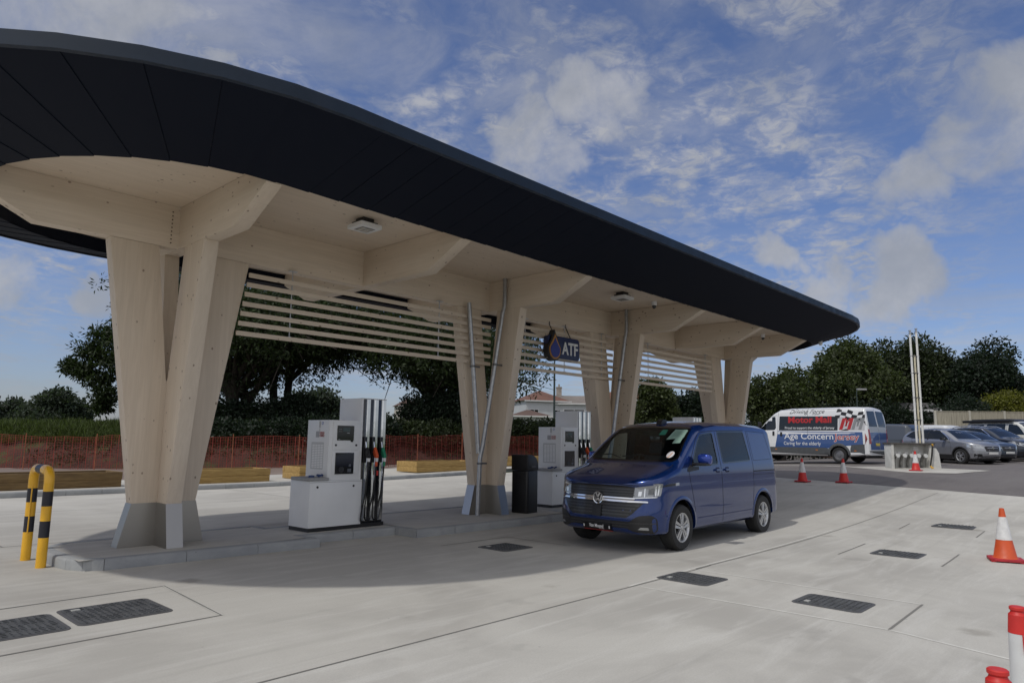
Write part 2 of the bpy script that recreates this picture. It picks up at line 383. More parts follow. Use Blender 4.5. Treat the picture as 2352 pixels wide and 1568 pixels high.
# drainage channel left of the island
db = MB(); strip(db, [(-14, 12.05), (2.4, 12.0)], .12, .004)
tag(db.build('drain_channel', mat('drain_iron', (.06, .06, .06), .7, .4, .2, 40), merge=0), kind='structure')
# pale flush kerb of the car park and pad round the vent stack
kb = MB(); strip(kb, [(32.2, 22), (31.6, 15), (31.3, 10), (28.8, 6.9), (29.3, 5.9)], .28, .006)
tag(kb.build('parking_kerb', CONC, merge=0), kind='structure')
pb = MB(); pb.add([(x, y, G(x, y)+.012) for x, y in ((28.7, 7.0), (31.2, 9.6), (32.4, 8.2), (31.6, 4.9), (29.2, 5.6))], [(0, 1, 2, 3, 4)])
tag(pb.build('stack_pad', CONC, merge=0), kind='structure')

def kerb_run(name, pts, h=.13, w=.15, base=0, stone=.92, closed=False, side=1):
    """kerb stones laid end to end along a path, joints left open"""
    b = MB(); P = [Vector((*p, 0)) for p in pts]
    if closed: P.append(P[0])
    n = len(P)
    def nrm(i):
        t = (P[min(i+1, n-1)]-P[max(i-1, 0)]) if not (closed and i in (0, n-1)) else (P[1]-P[n-2])
        a = (P[i]-P[i-1]).normalized() if i > 0 else ((P[0]-P[n-2]).normalized() if closed else (P[1]-P[0]).normalized())
        c_ = (P[i+1]-P[i]).normalized() if i < n-1 else ((P[1]-P[0]).normalized() if closed else a)
        na, nc = Vector((-a.y, a.x, 0)), Vector((-c_.y, c_.x, 0)); m_ = (na+nc).normalized()
        return m_/max(.35, m_.dot(na))*side
    Nn = [nrm(i) for i in range(n)]
    for i in range(n-1):
        A, B = P[i], P[i+1]; Ln = (B-A).length; k = max(1, int(round(Ln/stone)))
        for j in range(k):
            g = .004/Ln if k > 1 else .002/Ln
            t0, t1 = j/k+g, (j+1)/k-g
            p0, p1 = A.lerp(B, t0), A.lerp(B, t1); n0, n1 = Nn[i].lerp(Nn[i+1], t0), Nn[i].lerp(Nn[i+1], t1)
            prof = ((0, -.02), (0, h-.03), (.012, h-.008), (.03, h), (w, h), (w, -.02))
            vs_ = []
            for p, q in ((p0, n0), (p1, n1)):
                for o_, z_ in prof:
                    r_ = p+q*o_; vs_.append((r_.x, r_.y, G(p.x, p.y)+z_))
            m_ = len(prof); b.add(vs_, [tuple(range(m_)), tuple(range(m_, 2*m_))]+[(a_, (a_+1) % m_, m_+(a_+1) % m_, m_+a_) for a_ in range(m_)])
    return tag(b.build(name, CONC2, smooth=40, merge=0), kind='structure')
# dog-bone pump island : front outline (and mirrored rear)
YC = 10.49
front = [(3.06, 9.58), (5.96, 9.44), (5.98, 9.86), (7.62, 9.78), (7.66, 9.26), (11.9, 9.15), (11.95, 9.75), (13.7, 9.75), (13.75, 9.2), (17.3, 9.2), (17.35, 9.75), (19.1, 9.75), (19.15, 9.2), (22.3, 9.3)]
end_l = [(2.72, 11.1), (2.70, 10.75), (2.70, 10.2), (2.74, 9.92), (2.86, 9.70)]
end_r = [(22.6, 9.6), (22.7, 10.0), (22.7, 10.98), (22.6, 11.38)]
back = [(x, 2*YC-y) for x, y in reversed(front)]
back[-1] = (3.06, 11.42)
ring = end_l+front+end_r+back
kerb_run('island_kerb', ring, closed=True, side=1)
ib = MB()
ring_in = ring
# slab : horizontal strips between front and back outline
def slab(b, x0, x1, y0, y1): 
    for a, c_ in zip(fr(x0, x1, .5), fr(x0, x1, .5)[1:]): b.add([(a, y0, G(a, 10)+.127), (c_, y0, G(c_, 10)+.127), (c_, y1, G(c_, 10)+.127), (a, y1, G(a, 10)+.127)], [(0, 1, 2, 3)])
slab(ib, 2.80, 5.90, 9.65, 11.33); slab(ib, 5.90, 7.70, 9.94, 11.04); slab(ib, 7.75, 11.85, 9.38, 11.60); slab(ib, 11.85, 13.8, 9.85, 11.13)
slab(ib, 13.8, 17.3, 9.3, 11.68); slab(ib, 17.3, 19.2, 9.85, 11.13); slab(ib, 19.2, 22.6, 9.4, 11.58)
tag(ib.build('island_paving', CONC, smooth=50), kind='structure')
# rear pavement with kerb
kerb_run('rear_kerb', [(25.6, 22.6), (21.2, 21.75), (10, 21.25), (4, 21.25), (-14, 21.2)], h=.14, side=-1)
sheet('rear_pavement', fr(-14, 25.6, 1), fr(0, 1, .25), .136, CONC, yf=lambda x, t: (21.38 if x < 10 else 21.38+(x-10)*.05)+(24.9-21.38)*t)

# ---------------------------------------------------------------- access covers
def cover(x0, x1, y0, y1, label, deep=.02):
    t = thing('access_cover', label, 'manhole cover', ((x0+x1)/2, (y0+y1)/2, G((x0+x1)/2, (y0+y1)/2)), 0, 'access covers set in the concrete')
    w, d = (x1-x0)/2, (y1-y0)/2; r = .07
    def rr(w, d, r): 
        p = []
        for cx_, cy_, a0 in ((w-r, d-r, 0), (-w+r, d-r, 90), (-w+r, -d+r, 180), (w-r, -d+r, 270)):
            for k in range(5): a = radians(a0+22.5*k); p.append((cx_+r*cos(a), cy_+r*sin(a)))
        return p
    f_ = MB().prism(rr(w, d, r), 2, -.05, .006).build('rim', mat('cover_rim', (.11, .11, .115), .6, .3), t)
    b = MB(); b.prism(rr(w-.03, d-.03, r*.8), 2, -.04, .009)
    nx, ny = int((2*w-.12)/.052), int((2*d-.12)/.052)
    for i in range(nx):
        for j in range(ny):
            x = -w+.075+i*(2*w-.15)/(nx-1); y = -d+.075+j*(2*d-.15)/(ny-1)
            if (i//3+j//3) % 2: b.box(x-.019, x+.019, y-.007, y+.007, .0075, .016)
            else: b.box(x-.007, x+.007, y-.019, y+.019, .0075, .016)
    b.build('lid', mat('cover_composite', (.075, .078, .082), .7, 0, .25, 10), t)
    MB().box(-w+.10, -w+.17, d-.16, d-.11, .009, .018).build('lifting_key', mat('pale_plug', (.4, .4, .38), .6), t)
cover(2.08, 2.88, 6.98, 7.72, 'chequered grey cover between the corner cover and the hoop barrier, left foreground')
cover(1.20, 2.02, 6.93, 7.66, 'chequered grey cover cut by the left edge, leftmost of all')
cover(7.72, 8.38, 7.28, 7.90, 'dark cover lying in the canopy shade in front of the pump island')
cover(7.66, 8.28, 4.04, 4.72, 'grey cover in the sun just in front of the blue van, its front wheel side')
cover(7.60, 8.18, 2.36, 3.05, 'grey cover at the lower right foreground, nearest of the covers right of the van')
cover(11.69, 12.31, 2.80, 3.46, 'grey cover between the lower right cover and the standing cone')
cover(15.6, 16.25, 2.80, 3.48, 'farthest thin looking cover out on the right of the concrete')

# ---------------------------------------------------------------- canopy
CX = [4.02, 10.5, 15.0, 21.4]; TBX = [4.02, 7.26, 10.5, 15.0, 18.25, 21.4]
canopy = thing('fuel_canopy', 'long stadium shaped timber canopy with dark metal overhang on V legs', 'canopy', (12.7, YC, 0))
ox, oy = 12.7, YC
W2 = .105; ZB, ZC, ZS = 4.33, 4.96, 4.73
def stad(x0, x1, R, n=20, ns=38, ea=None):
    ea = ea or R
    """stadium outline, counter-clockwise, straight parts split in panels"""
    p = []
    for k in range(n+1): a = pi/2+pi*k/n; p.append((x0-ox+ea*cos(a), R*sin(a)))
    for k in range(1, ns): p.append((x0-ox+(x1-x0)*k/ns, -R))
    for k in range(n+1): a = -pi/2+pi*k/n; p.append((x1-ox+R*cos(a), R*sin(a)))
    for k in range(1, ns): p.append((x1-ox-(x1-x0)*k/ns, R))
    return p
IN, OUT, OUT2 = stad(4.02, 21.4, 2.71, ea=2.50), stad(4.02, 20.25, 4.40), stad(4.02, 20.25, 4.40)
nP = len(IN)
sb = MB()
for i in range(nP):
    j = (i+1) % nP
    a, b_, c_, d = Vector((*IN[i], ZS)), Vector((*IN[j], ZS)), Vector((*OUT[j], 5.045)), Vector((*OUT[i], 5.045))
    g = .008 if (20 < i < 59 or i > 79) else .0018
    def sh(p, q, m_): return p+(q-p)*(m_/max(.05, (q-p).length))
    A, B_, C_, D = sh(a, b_, g), sh(b_, a, g), sh(c_, d, g), sh(d, c_, g)
    A = A+Vector((0, 0, .008)); D = D+Vector((0, 0, .008))
    sb.add([A, B_, C_, D, A+Vector((0,0,.03)), B_+Vector((0,0,.03)), C_+Vector((0,0,.03)), D+Vector((0,0,.03))], [(0,1,2,3),(7,6,5,4),(0,4,5,1),(1,5,6,2),(2,6,7,3),(3,7,4,0)])
sb.build('soffit_panels', CLAD, canopy, merge=0)
fb = MB()
for i in range(nP):
    j = (i+1) % nP; a, b_ = Vector((*OUT[i], 0)), Vector((*OUT[j], 0))
    na = Vector((a.x-max(4.02-ox, min(20.25-ox, a.x)), a.y, 0)).normalized(); nb = Vector((b_.x-max(4.02-ox, min(20.25-ox, b_.x)), b_.y, 0)).normalized()
    z0, z1 = Vector((0, 0, 5.02)), Vector((0, 0, 5.165))
    o_ = .012; q = .05
    fb.add([a+na*o_+z0, b_+nb*o_+z0, b_+nb*o_+z1, a+na*o_+z1, a-na*q+z0, b_-nb*q+z0, b_-nb*.2+z1+Vector((0,0,.03)), a-na*.2+z1+Vector((0,0,.03))], [(0,1,2,3),(3,2,6,7),(0,4,5,1)])
fb.build('fascia', FASC, canopy, smooth=30)
rb = MB(); rp = stad(4.02, 20.25, 4.21); rb.prism(rp, 2, 5.10, 5.19); rb.build('roof', CLAD, canopy)
ub = MB()
for i in range(nP):
    j = (i+1) % nP; ub.add([(*IN[i], ZS+.01), (*IN[j], ZS+.01), (*IN[j], ZC+.02), (*IN[i], ZC+.02)], [(0, 1, 2, 3)])
ub.build('inner_upstand', CLAD, canopy)
kb = MB(); kb.prism(stad(4.02, 21.4, 2.9), 2, ZC, ZC+.10); kb.build('timber_deck', WD, canopy)
def chamfer(c0, c1):
    # beam elevation : flat bottom, cut ends running up to the soffit
    return [(c0-1.88, ZB), (c1+1.88, ZB), (c1+2.71, ZS), (c1+2.71, ZC-.002), (c0-2.58, ZC-.002), (c0-2.58, ZS-.05)]
pr_ = chamfer(4.02-ox, 21.4-ox)
MB().prism(pr_, 1, -W2, W2).build('spine_beam', WX, canopy, bevel=.004)
for x in TBX:
    for s_ in (-1, 1):
        pr_ = [(s_*W2, ZB-.003), (s_*1.88, ZB-.003), (s_*2.69, ZS-.003), (s_*2.69, ZC-.004), (s_*W2, ZC-.004)]
        MB().prism(pr_, 0, x-ox-W2, x-ox+W2).build('cross_beam', WY, canopy, bevel=.004)
for k in range(9):
    MB().lathe([(0, -.003), (.011, -.003), (.011, 0), (0, 0)], 8, (4.02-ox-.21, -W2-.001, 4.40+k*.058), 1).build('dowel_hole', mat('dowel_dark', (.08, .05, .03), .8), canopy)
def leg_poly():
    return [(-.02, .70), (.43, .70), (1.0, ZB-.004), (.36, ZB-.004), (.10, 2.40), (-.02, 2.40)]
for x in CX:
    zg = G(x, 10)
    b = MB()
    # four arms : +u, -u, +v, -v ; small core between
    for ax, s_ in ((1, 1), (1, -1), (0, 1), (0, -1)):
        inner = W2 if ax == 0 else 0
        P = [(inner, .70+zg), (.43, .70+zg), (1.0, ZB-.004), (.36, ZB-.004), (.115, 2.40), (inner, 2.40-.01*ax)]
        P = [(p[0]*s_, p[1]) for p in P]
        if ax == 1: b.prism([(x-ox+p[0], p[1]) for p in P], 1, -W2+.001, W2-.001)
        else: b.prism(P, 0, x-ox-W2, x-ox+W2)
    col = b.build('column', WZ, canopy, bevel=.004, merge=0)
    c_ = MB()
    for ax, s_ in ((1, 1), (1, -1), (0, 1), (0, -1)):
        hw_ = W2+.004
        def Q(o, w, z): return (x-ox+s_*o, w, z) if ax == 1 else (x-ox+w, s_*o, z)
        i0 = 0 if ax == 1 else hw_
        vs_ = [Q(i0, -hw_, .128+zg), Q(.575, -hw_, .128+zg), Q(.575, hw_, .128+zg), Q(i0, hw_, .128+zg), Q(i0, -hw_, .705+zg), Q(.436, -hw_, .705+zg), Q(.436, hw_, .705+zg), Q(i0, hw_, .705+zg)]
        c_.add(vs_, [(0,3,2,1),(4,5,6,7),(0,1,5,4),(1,2,6,5),(2,3,7,6),(3,0,4,7)])
    c_.build('steel_shoe', STEEL, col, merge=0)

# slat screens between the columns
def slat_screen(x0, x1, rods, label, lean=True):
    t = thing('slat_screen', label, 'slat screen', (x0, 10.32, 0), 0, 'timber slat screens under the canopy')
    for k in range(7):
        z = 4.13-k*.155
        xa = 0 if not lean else (-(4.3-z)*.157+.0)
        MB().box(xa, x1-x0, -.012, .012, z-.036, z+.036).build('slat', WX, t, bevel=.003)
    for r in rods:
        b = MB(); b.tube([(r-x0, .02, ZB), (r-x0, .02, 3.17)], .009, 8); b.box(r-x0-.07, r-x0+.07, -.03, .05, ZB-.008, ZB-.001)
        for k in range(7): b.box(r-x0-.012, r-x0+.012, -.02, .02, 4.13-k*.155+.034, 4.13-k*.155+.042)
        b.build('hanger_rod', GALV, t)
slat_screen(5.02, 10.38, (5.75, 8.95), 'long slat screen left of the centre column with its rain pipes')
slat_screen(10.62, 14.87, (11.5, 12.9, 14.4), 'slat screen with the blue drop sign hanging before it', False)
slat_screen(15.14, 20.25, (16.6, 19.9), 'rightmost slat screen above the blue van roof', False)

# rain pipes
def pipe(label, runs, loc, brackets):
    t = thing('rain_pipe', label, 'drainpipe', loc, 0, 'galvanised rain pipes on the columns')
    for r_ in runs:
        MB().tube([(p[0]-loc[0], p[1]-loc[1], p[2]-loc[2]) for p in r_], .045, 14).build('pipe', GALV, t, smooth=50)
    for p in brackets:
        b = MB(); p = (p[0]-loc[0], p[1]-loc[1], p[2]-loc[2]); b.lathe([(.05, -.02), (.056, -.02), (.056, .02), (.05, .02)], 16, p, 2, closed=True); b.box(p[0]+.04, p[0]+.20, p[1]-.012, p[1]+.012, p[2]-.018, p[2]+.018)
        b.build('bracket', mat('bracket_steel', (.16, .16, .165), .5, .7), t)
def arc(a, b, c_, n=6):
    a, b, c_ = Vector(a), Vector(b), Vector(c_); return [tuple(a*(1-t)**2+b*2*t*(1-t)+c_*t*t) for t in [i/n for i in range(n+1)]]
yb = 10.18
pipe('forked galvanised rain pipe running down the centre column between pump and bin',
     [[(10.31, 9.85, 4.955)]+arc((10.31, 9.85, 4.50), (10.31, 9.85, 4.36), (10.27, 9.87, 4.22))+[(10.02, 10.12, 1.50), (9.99, 10.16, 1.25), (9.97, yb, .13)],
      [(9.68, 10.26, 4.40), (9.90, 10.22, 2.2), (9.965, 10.19, 1.35)]], (9.97, yb, 0), [(10.17, 9.96, 3.15), (9.80, 10.24, 3.1), (9.985, 10.17, 1.15)])
zz = G(15, 10)
pipe('single rain pipe on the column behind the blue van windscreen',
     [[(14.81, 9.85, 4.955)]+arc((14.81, 9.85, 4.50), (14.81, 9.85, 4.36), (14.77, 9.87, 4.22))+[(14.52, 10.12, 1.50), (14.49, 10.16, 1.25), (14.47, yb, .13+zz)]], (14.47, yb, 0), [(14.67, 9.96, 3.15)])

# luminaires, cameras
def ceil_light(x, y, label):
    t = thing('ceiling_light', label, 'ceiling light', (x, y, ZC), 0, 'square luminaires under the canopy')
    b = MB(); b.box(-.10, .10, -.10, .10, -.07, -.002); b.box(-.15, .15, -.13, .13, -.095, -.06); b.build('gear_box', BLACK, t, bevel=.006)
    f_ = MB(); f_.box(-.19, .19, -.19, .19, -.165, -.096); f_.build('housing', WHITE2, t, bevel=.012)
    g = MB()
    for i in (-1, 1):
        for j in (-1, 1): g.box(i*.05-.042, i*.05+.042, j*.05-.042, j*.05+.042, -.170, -.163)
    g.build('lens', mat('led_lens', (.30, .29, .25), .25, coat=.5), t)
    MB().box(-.115, .115, -.115, .115, -.1665, -.160).build('lens_frame', mat('lens_grey', (.12, .12, .12), .5), t)
ceil_light(6.02, 8.75, 'square white luminaire nearest the camera, above the first pump')
ceil_light(13.0, 8.75, 'square white luminaire farther along, above the blue van')
ceil_light(6.02, 12.2, 'square white luminaire on the far side of the spine beam, first bay')
ceil_light(13.0, 12.2, 'square white luminaire on the far side of the spine beam, middle bay')
def camera_dome(x, y, z, label, up=True):
    t = thing('security_camera', label, 'camera', (x, y, z), 0, 'white security cameras under the canopy')
    MB().lathe([(0, 0), (.062, 0), (.062, -.09), (.055, -.10), (0, -.10)], 18).build('housing', WHITE2, t, smooth=40)
    MB().lathe([(.050, -.095), (.050, -.13), (.035, -.165), (0, -.178)], 18).build('dome', BLACKG, t, smooth=60)
camera_dome(14.35, 8.75, ZC-.001, 'white security camera before the beam over the van roof')
camera_dome(20.9, 8.9, ZC-.001, 'white security camera in the last bay of the canopy')
t = thing('security_camera', 'white turret camera fixed to the dark overhang at the right tip', 'camera', (22.40, 7.70, 4.80), 0, 'white security cameras under the canopy')
MB().lathe([(0, .05), (.06, .05), (.065, -.02), (.05, -.03), (0, -.03)], 18).build('housing', WHITE2, t, smooth=40)
b = MB(); b.lathe([(0, -.10), (.03, -.095), (.058, -.06), (.062, -.03), (.05, 0), (0, .01)], 18, (0, 0, -.02)); b.build('dome', WHITE2, t, smooth=60)

# hanging sign
t = thing('hanging_sign', 'dark blue ATF sign with gold rimmed drop hung below the spine beam', 'sign', (12.62, 10.16, 3.75))
def rrect(x0, x1, z0, z1, r, n=5):
    p = []
    for cx_, cz, a0 in ((x1-r, z1-r, 0), (x0+r, z1-r, 90), (x0+r, z0+r, 180), (x1-r, z0+r, 270)):
        for k in range(n): a = radians(a0+90*k/(n-1)); p.append((cx_+r*cos(a), cz+r*sin(a)))
    return p
MB().prism(rrect(-.62, .56, -.26, .26, .09), 1, -.06, .06).build('panel', NAVY, t, bevel=.006)
MB().prism(rrect(-.60, .55, -.275, -.255, .008), 1, -.055, .055).build('edge_strip', mat('sign_edge', (.55, .5, .42), .5), t)
def drop(cx_, cz, w, h, n=28):
    p = []
    for k in range(n):
        a = 2*pi*k/n; r_ = sin(a/2)**1.35
        p.append((cx_+w*sin(a)*r_, cz+h*cos(a)))
    return p
def teardrop(cx_, zt, zb_, w, n=32):
    R = w; cz = zb_+R*1.08; p = []
    for k in range(n//2+1):
        a = -pi/2+(pi/2+.25)*k/(n//2); p.append((cx_+R*cos(a), cz+R*1.08*sin(a)))
    px_, pz = p[-1]
    for k in range(1, 6): t_ = k/6; p.append((cx_+(px_-cx_)*(1-t_)**1.15, pz+(zt-pz)*t_))
    left = [(2*cx_-q[0], q[1]) for q in reversed(p[1:])]
    return p+[(cx_, zt)]+left
MB().prism(teardrop(-.44, .385, -.335, .235), 1, -.12, .03).build('drop_backing', BLACK, t)
MB().prism(teardrop(-.44, .29, -.295, .20), 1, -.135, -.118).build('drop_rim', GOLD, t)
MB().prism(teardrop(-.44, .19, -.255, .165), 1, -.145, -.134).build('drop_centre', DROPB, t)
tm = text_mesh('ATF', .40, .006, 0, .010)
put_mesh(tm, 'lettering', WHITE2, t, Matrix.Translation((.19, -.068, -.02)) @ Matrix.Rotation(pi/2, 4, 'X') @ Matrix.Diagonal((.84, 1, 1, 1)))
for x in (-.3, .3): MB().tube([(x, 0, .25), (x, .16, .55), (x, .16, .62)], .012, 8).build('suspension_rod', BLACK, t)
# ---------------------------------------------------------------- fuel dispensers
MIRROR = mat('mirror_steel', (.62, .64, .66), .07, 1., .05, 3)
def make_pump():
    t = thing('fuel_dispenser', '', 'fuel pump', (0, 0, 0), 0, 'fuel dispensers on the island')
    # local : x along island from the left end, y=0 front face, z=0 island top
    D = .74
    MB().prism([(.0, .58), (.02, .02), (1.50, .03), (1.50, D-.02), (.25, D-.02)], 2, 0, .062).build('plinth', BLACK, t)
    lc = MB(); lc.prism([(-.02, .56), (.0, 0), (1.0, 0), (1.0, D), (.22, D)], 2, .06, .80); low = lc.build('lower_cabinet', WHITE, t, bevel=.008)
    MB().box(.003, .985, -.004, 0, .775, .779).build('seam', JOINT, low)
    for x in (.14, .83):
        MB().lathe([(0, -.006), (.018, -.006), (.020, 0), (0, 0)], 12, (x, 0, .70), 1).build('lock', BLACK, low)
    tb = MB(); tb.prism([(-.04, .5), (-.03, -.02), (.33, -.02), (.36, .02), (.36, .56), (0, .60)], 2, .80, .85); tr = tb.build('tray', mat('tray_grey', (.30, .30, .30), .5, 0, .1, 8), t, bevel=.012)
    b = MB(); b.tube([(.22, .12, .87), (.30, .14, .885), (.36, .22, .87), (.30, .30, .875)], .018, 8); b.lathe([(0, 0), (.05, 0), (.045, .03), (0, .035)], 12, (.14, .2, .85)); b.build('glove_roll', mat('blue_grip', (.02, .05, .16), .6), tr)
    mc = MB(); mc.box(.33, .985, .035, D-.035, .80, 1.79); mid = mc.build('display_cabinet', WHITE, t, bevel=.010)
    # framed door panels
    for z0, z1 in ((.91, 1.28), (1.29, 1.76)):
        MB().box(.40, .925, .022, .036, z0, z1).build('door_panel', WHITE, mid, bevel=.004)
    ds = MB(); ds.box(.475, .80, .012, .024, 1.455, 1.70); ds.box(.745, .79, .012, .024, 1.43, 1.456)
    dsp = ds.build('display', BLACKG, mid)
    MB().box(.58, .72, .009, .013, 1.60, 1.665).build('readout', mat('lcd', (.06, .085, .085), .25), dsp)
    b = MB(); b.box(.50, .56, .009, .013, 1.635, 1.641); b.box(.50, .56, .009, .013, 1.60, 1.606); b.box(.66, .71, .009, .013, 1.57, 1.585); b.box(.49, .53, .009, .013, 1.465, 1.475); b.build('readout_caption', mat('caption_grey', (.25, .26, .27), .5), dsp)
    for x in (.46, .86): MB().lathe([(0, 0), (.017, 0), (.019, .008), (0, .008)], 12, (x, .014, 1.375), 1).build('lock', BLACK, mid)
    pp = MB(); pp.box(.46, .82, .012, .024, .90, 1.25); pay = pp.build('payment_panel', BLACKG, mid)
    b = MB(); b.box(.70, .77, .008, .013, .93, .985); b.box(.72, .76, .006, .013, 1.02, 1.06); b.build('keypad', mat('keypad_grey', (.10, .11, .13), .5), pay)
    MB().lathe([(0, 0), (.05, 0), (.05, .006), (0, .006)], 16, (.58, .006, .97), 1).build('hatch', mat('hatch', (.02, .02, .022), .4), pay)
    b = MB()
    for i in range(4):
        for j in range(14):
            y = .20+i*.085; z = 1.00+j*.028; b.box(.325, .332, y, y+.066, z, z+.014)
    b.build('vent_slots', mat('slot_pale', (.88, .88, .88), .5), mid)
    MB().box(.3285, .331, .18, .56, .97, 1.42).build('vent_panel', mat('vent_panel_grey', (.52, .525, .53), .45), mid)
    b = MB(); b.box(.3245, .331, .165, .30, 1.50, 1.62); 
    MB().box(.3245, .331, .33, .43, 1.50, 1.60).build('notice', mat('notice_grey', (.38, .38, .40), .6), mid)
    b = MB()
    for i in range(3):
        for j in range(2): b.lathe([(.014, 0), (.021, 0), (.021, .004), (.014, .004)], 12, (.324, .20+i*.045, 1.53+j*.045), 0, closed=True)
    b.build('warning_symbols', mat('symbol_red', (.35, .06, .06), .6), mid)
    b = MB(); b.box(.3255, .331, .30, .345, 1.66, 1.77); b.box(.3255, .331, .32, .33, 1.60, 1.65); b.build('instruction_strip', mat('strip_grey', (.45, .45, .45), .6), mid)
    b = MB(); b.lathe([(.018, 0), (.024, 0), (.024, .004), (.018, .004)], 14, (.324, .24, 1.735), 0, closed=True); b.build('round_badge', mat('badge_blue', (.15, .2, .45), .5), mid)
    # hose tower
    tw = MB(); tw.box(.985, 1.49, .07, D-.07, .06, 2.17, 0); tower = tw.build('hose_tower', [BLACKG], t, bevel=.004)
    MB().box(.955, .984, .03, D-.03, .055, 2.175).build('side_panel', WHITE, tower, bevel=.004)
    MB().box(.985, 1.49, .05, D-.05, 2.1705, 2.185).build('top_cap', WHITE, tower)
    for fy, s_ in ((.07, -1), (D-.07, 1)):
        for k in range(3):
            x0 = .985+.075+k*.168
            pts = [(x0+.0, 0), (x0+.02, .03), (x0+.075, .035), (x0+.095, 0)]
            MB().prism([(p[0], fy+s_*p[1]) for p in pts], 2, .10, 2.165).build('mirror_strip', MIRROR, tower, smooth=40)
    cols = (BLACK, ORANGE, GREEN)
    for k in range(3):
        x = 1.04+k*.165
        h = MB(); h.prism([(x-.032, -.0), (x+.032, -.0), (x+.032, .09), (x-.032, .09)], 2, 1.08, 1.52); h.build('nozzle_holster', BLACK, tower, bevel=.008)
        n = MB(); n.prism([(-.035, 1.30), (-.015, 1.245), (-.075, 1.16), (-.12, 1.155), (-.13, 1.20), (-.075, 1.30), (-.05, 1.345)], 0, x-.028, x+.028)
        nz = n.build('nozzle', cols[k], t, bevel=.012)
        MB().tube([(x, -.02, 1.33), (x, -.0, 1.43), (x, .0, 1.44)], .011, 8).build('spout', CHROME, nz)
        MB().tube([(x, -.11, 1.16), (x, -.105, 1.10)], .026, 10).build('swivel', mat('swivel_white', (.7, .7, .7), .4), nz)
        MB().tube([(x, -.10, 1.10), (x, -.095, 1.02)], .024, 10).build('sleeve', cols[k] if k else BLACK, nz)
        pts = arc((x, -.095, 1.03), (x-.01, -.09, .6), (x-.05-.01*k, -.05, .35))+arc((x-.05-.01*k, -.05, .35), (x-.09, -.03, .08), (x-.03, -.02, .10))[1:]
        MB().tube(pts, .0135, 8).build('hose', RUBBER, t, smooth=60)
    MB().tube([(1.28, -.03, .86), (1.285, -.03, .94)], .018, 8).build('breakaway_coupling', RED, t, smooth=50)
    return t
pump = make_pump()
labs = ['white fuel dispenser nearest the camera, with black orange and green nozzles in full view',
        'white fuel dispenser between the black bin and the blue van front', 'white fuel dispenser showing only its top above the blue van roof']
for i, (x, lb_) in enumerate(zip((6.14, 12.22, 17.75), labs)):
    o = pump if i == 0 else copy_tree(pump)
    o.location = (x, 10.115, G(x, 10)+.13-(.13 if i == 2 else 0)); o['label'] = lb_

# ---------------------------------------------------------------- litter bin
t = thing('litter_bin', 'tall black plastic litter bin with sloping hood beside the second pump', 'bin', (11.17, 10.0, .13), radians(8))
b = MB(); w = .208
b.prism(rrect(-w, w, -w, w, .05), 2, 0, .86); body = b.build('bin_body', BLACK, t, bevel=.006)
b = MB(); prof = [(-w, .868), (w, .868), (w, .99), (w-.025, 1.05), (w-.07, 1.115), (w-.14, 1.165), (w-.24, 1.19), (-w, 1.195)]
b.prism(prof, 1, -w, w); hood = b.build('hood', BLACK, t, bevel=.02)
b = MB(); b.prism([(w-.03, .96), (w+.006, .96), (w+.004, 1.0), (w-.035, 1.06)], 1, -.15, .15); b.build('flap', BLACKG, hood)
MB().box(-.08, .08, -w-.016, -w-.009, .93, .965).build('plate', mat('bin_plate', (.06, .06, .065), .4), hood)

# ---------------------------------------------------------------- hoop barrier
t = thing('hoop_barrier', 'yellow and black striped steel hoop barrier at the left end of the island', 'barrier', (2.57, 10.64, 0))
R_, y0, y1 = .058, -.36, .36
def hoop_pts(s0, s1):
    path = [(0, y0, 0), (0, y0, 1.02)]+arc((0, y0, 1.02), (0, y0, 1.18), (0, y0+.16, 1.18), 8)+[(0, y1-.16, 1.18)]+arc((0, y1-.16, 1.18), (0, y1, 1.18), (0, y1, 1.02), 8)+[(0, y1, 0)]
    P = [Vector(p) for p in path]; out = []; d = 0
    Ls = [0]
    for a, b_ in zip(P, P[1:]): Ls.append(Ls[-1]+(b_-a).length)
    def at(s_):
        for i in range(len(P)-1):
            if s_ <= Ls[i+1]: return P[i].lerp(P[i+1], (s_-Ls[i])/max(1e-6, Ls[i+1]-Ls[i]))
        return P[-1]
    ks = [s0]+[q for q in Ls if s0+.004 < q < s1-.004]+[s1]
    return [at(k) for k in ks], Ls[-1]
_, LT = hoop_pts(0, 1)
cuts = [0, .33, .545, .76, .93, 1.36]; cuts = [0, .36, .56, .74, .92, LT/2-.12]
full = cuts+[LT-c_ for c_ in reversed(cuts)]
for i, (a, c_) in enumerate(zip(full, full[1:])):
    MB().tube(hoop_pts(a, c_)[0], R_, 20, caps=i in (0, len(full)-2)).build('yellow_tube' if i % 2 == 0 else 'black_band', YEL if i % 2 == 0 else mat('black_tape', (.012, .012, .02), .45), t, smooth=50)
MB().tube([(-.02, y1-.058, .93), (-.022, y1-.060, .35)], .008, 6).build('paint_run', YEL, t)

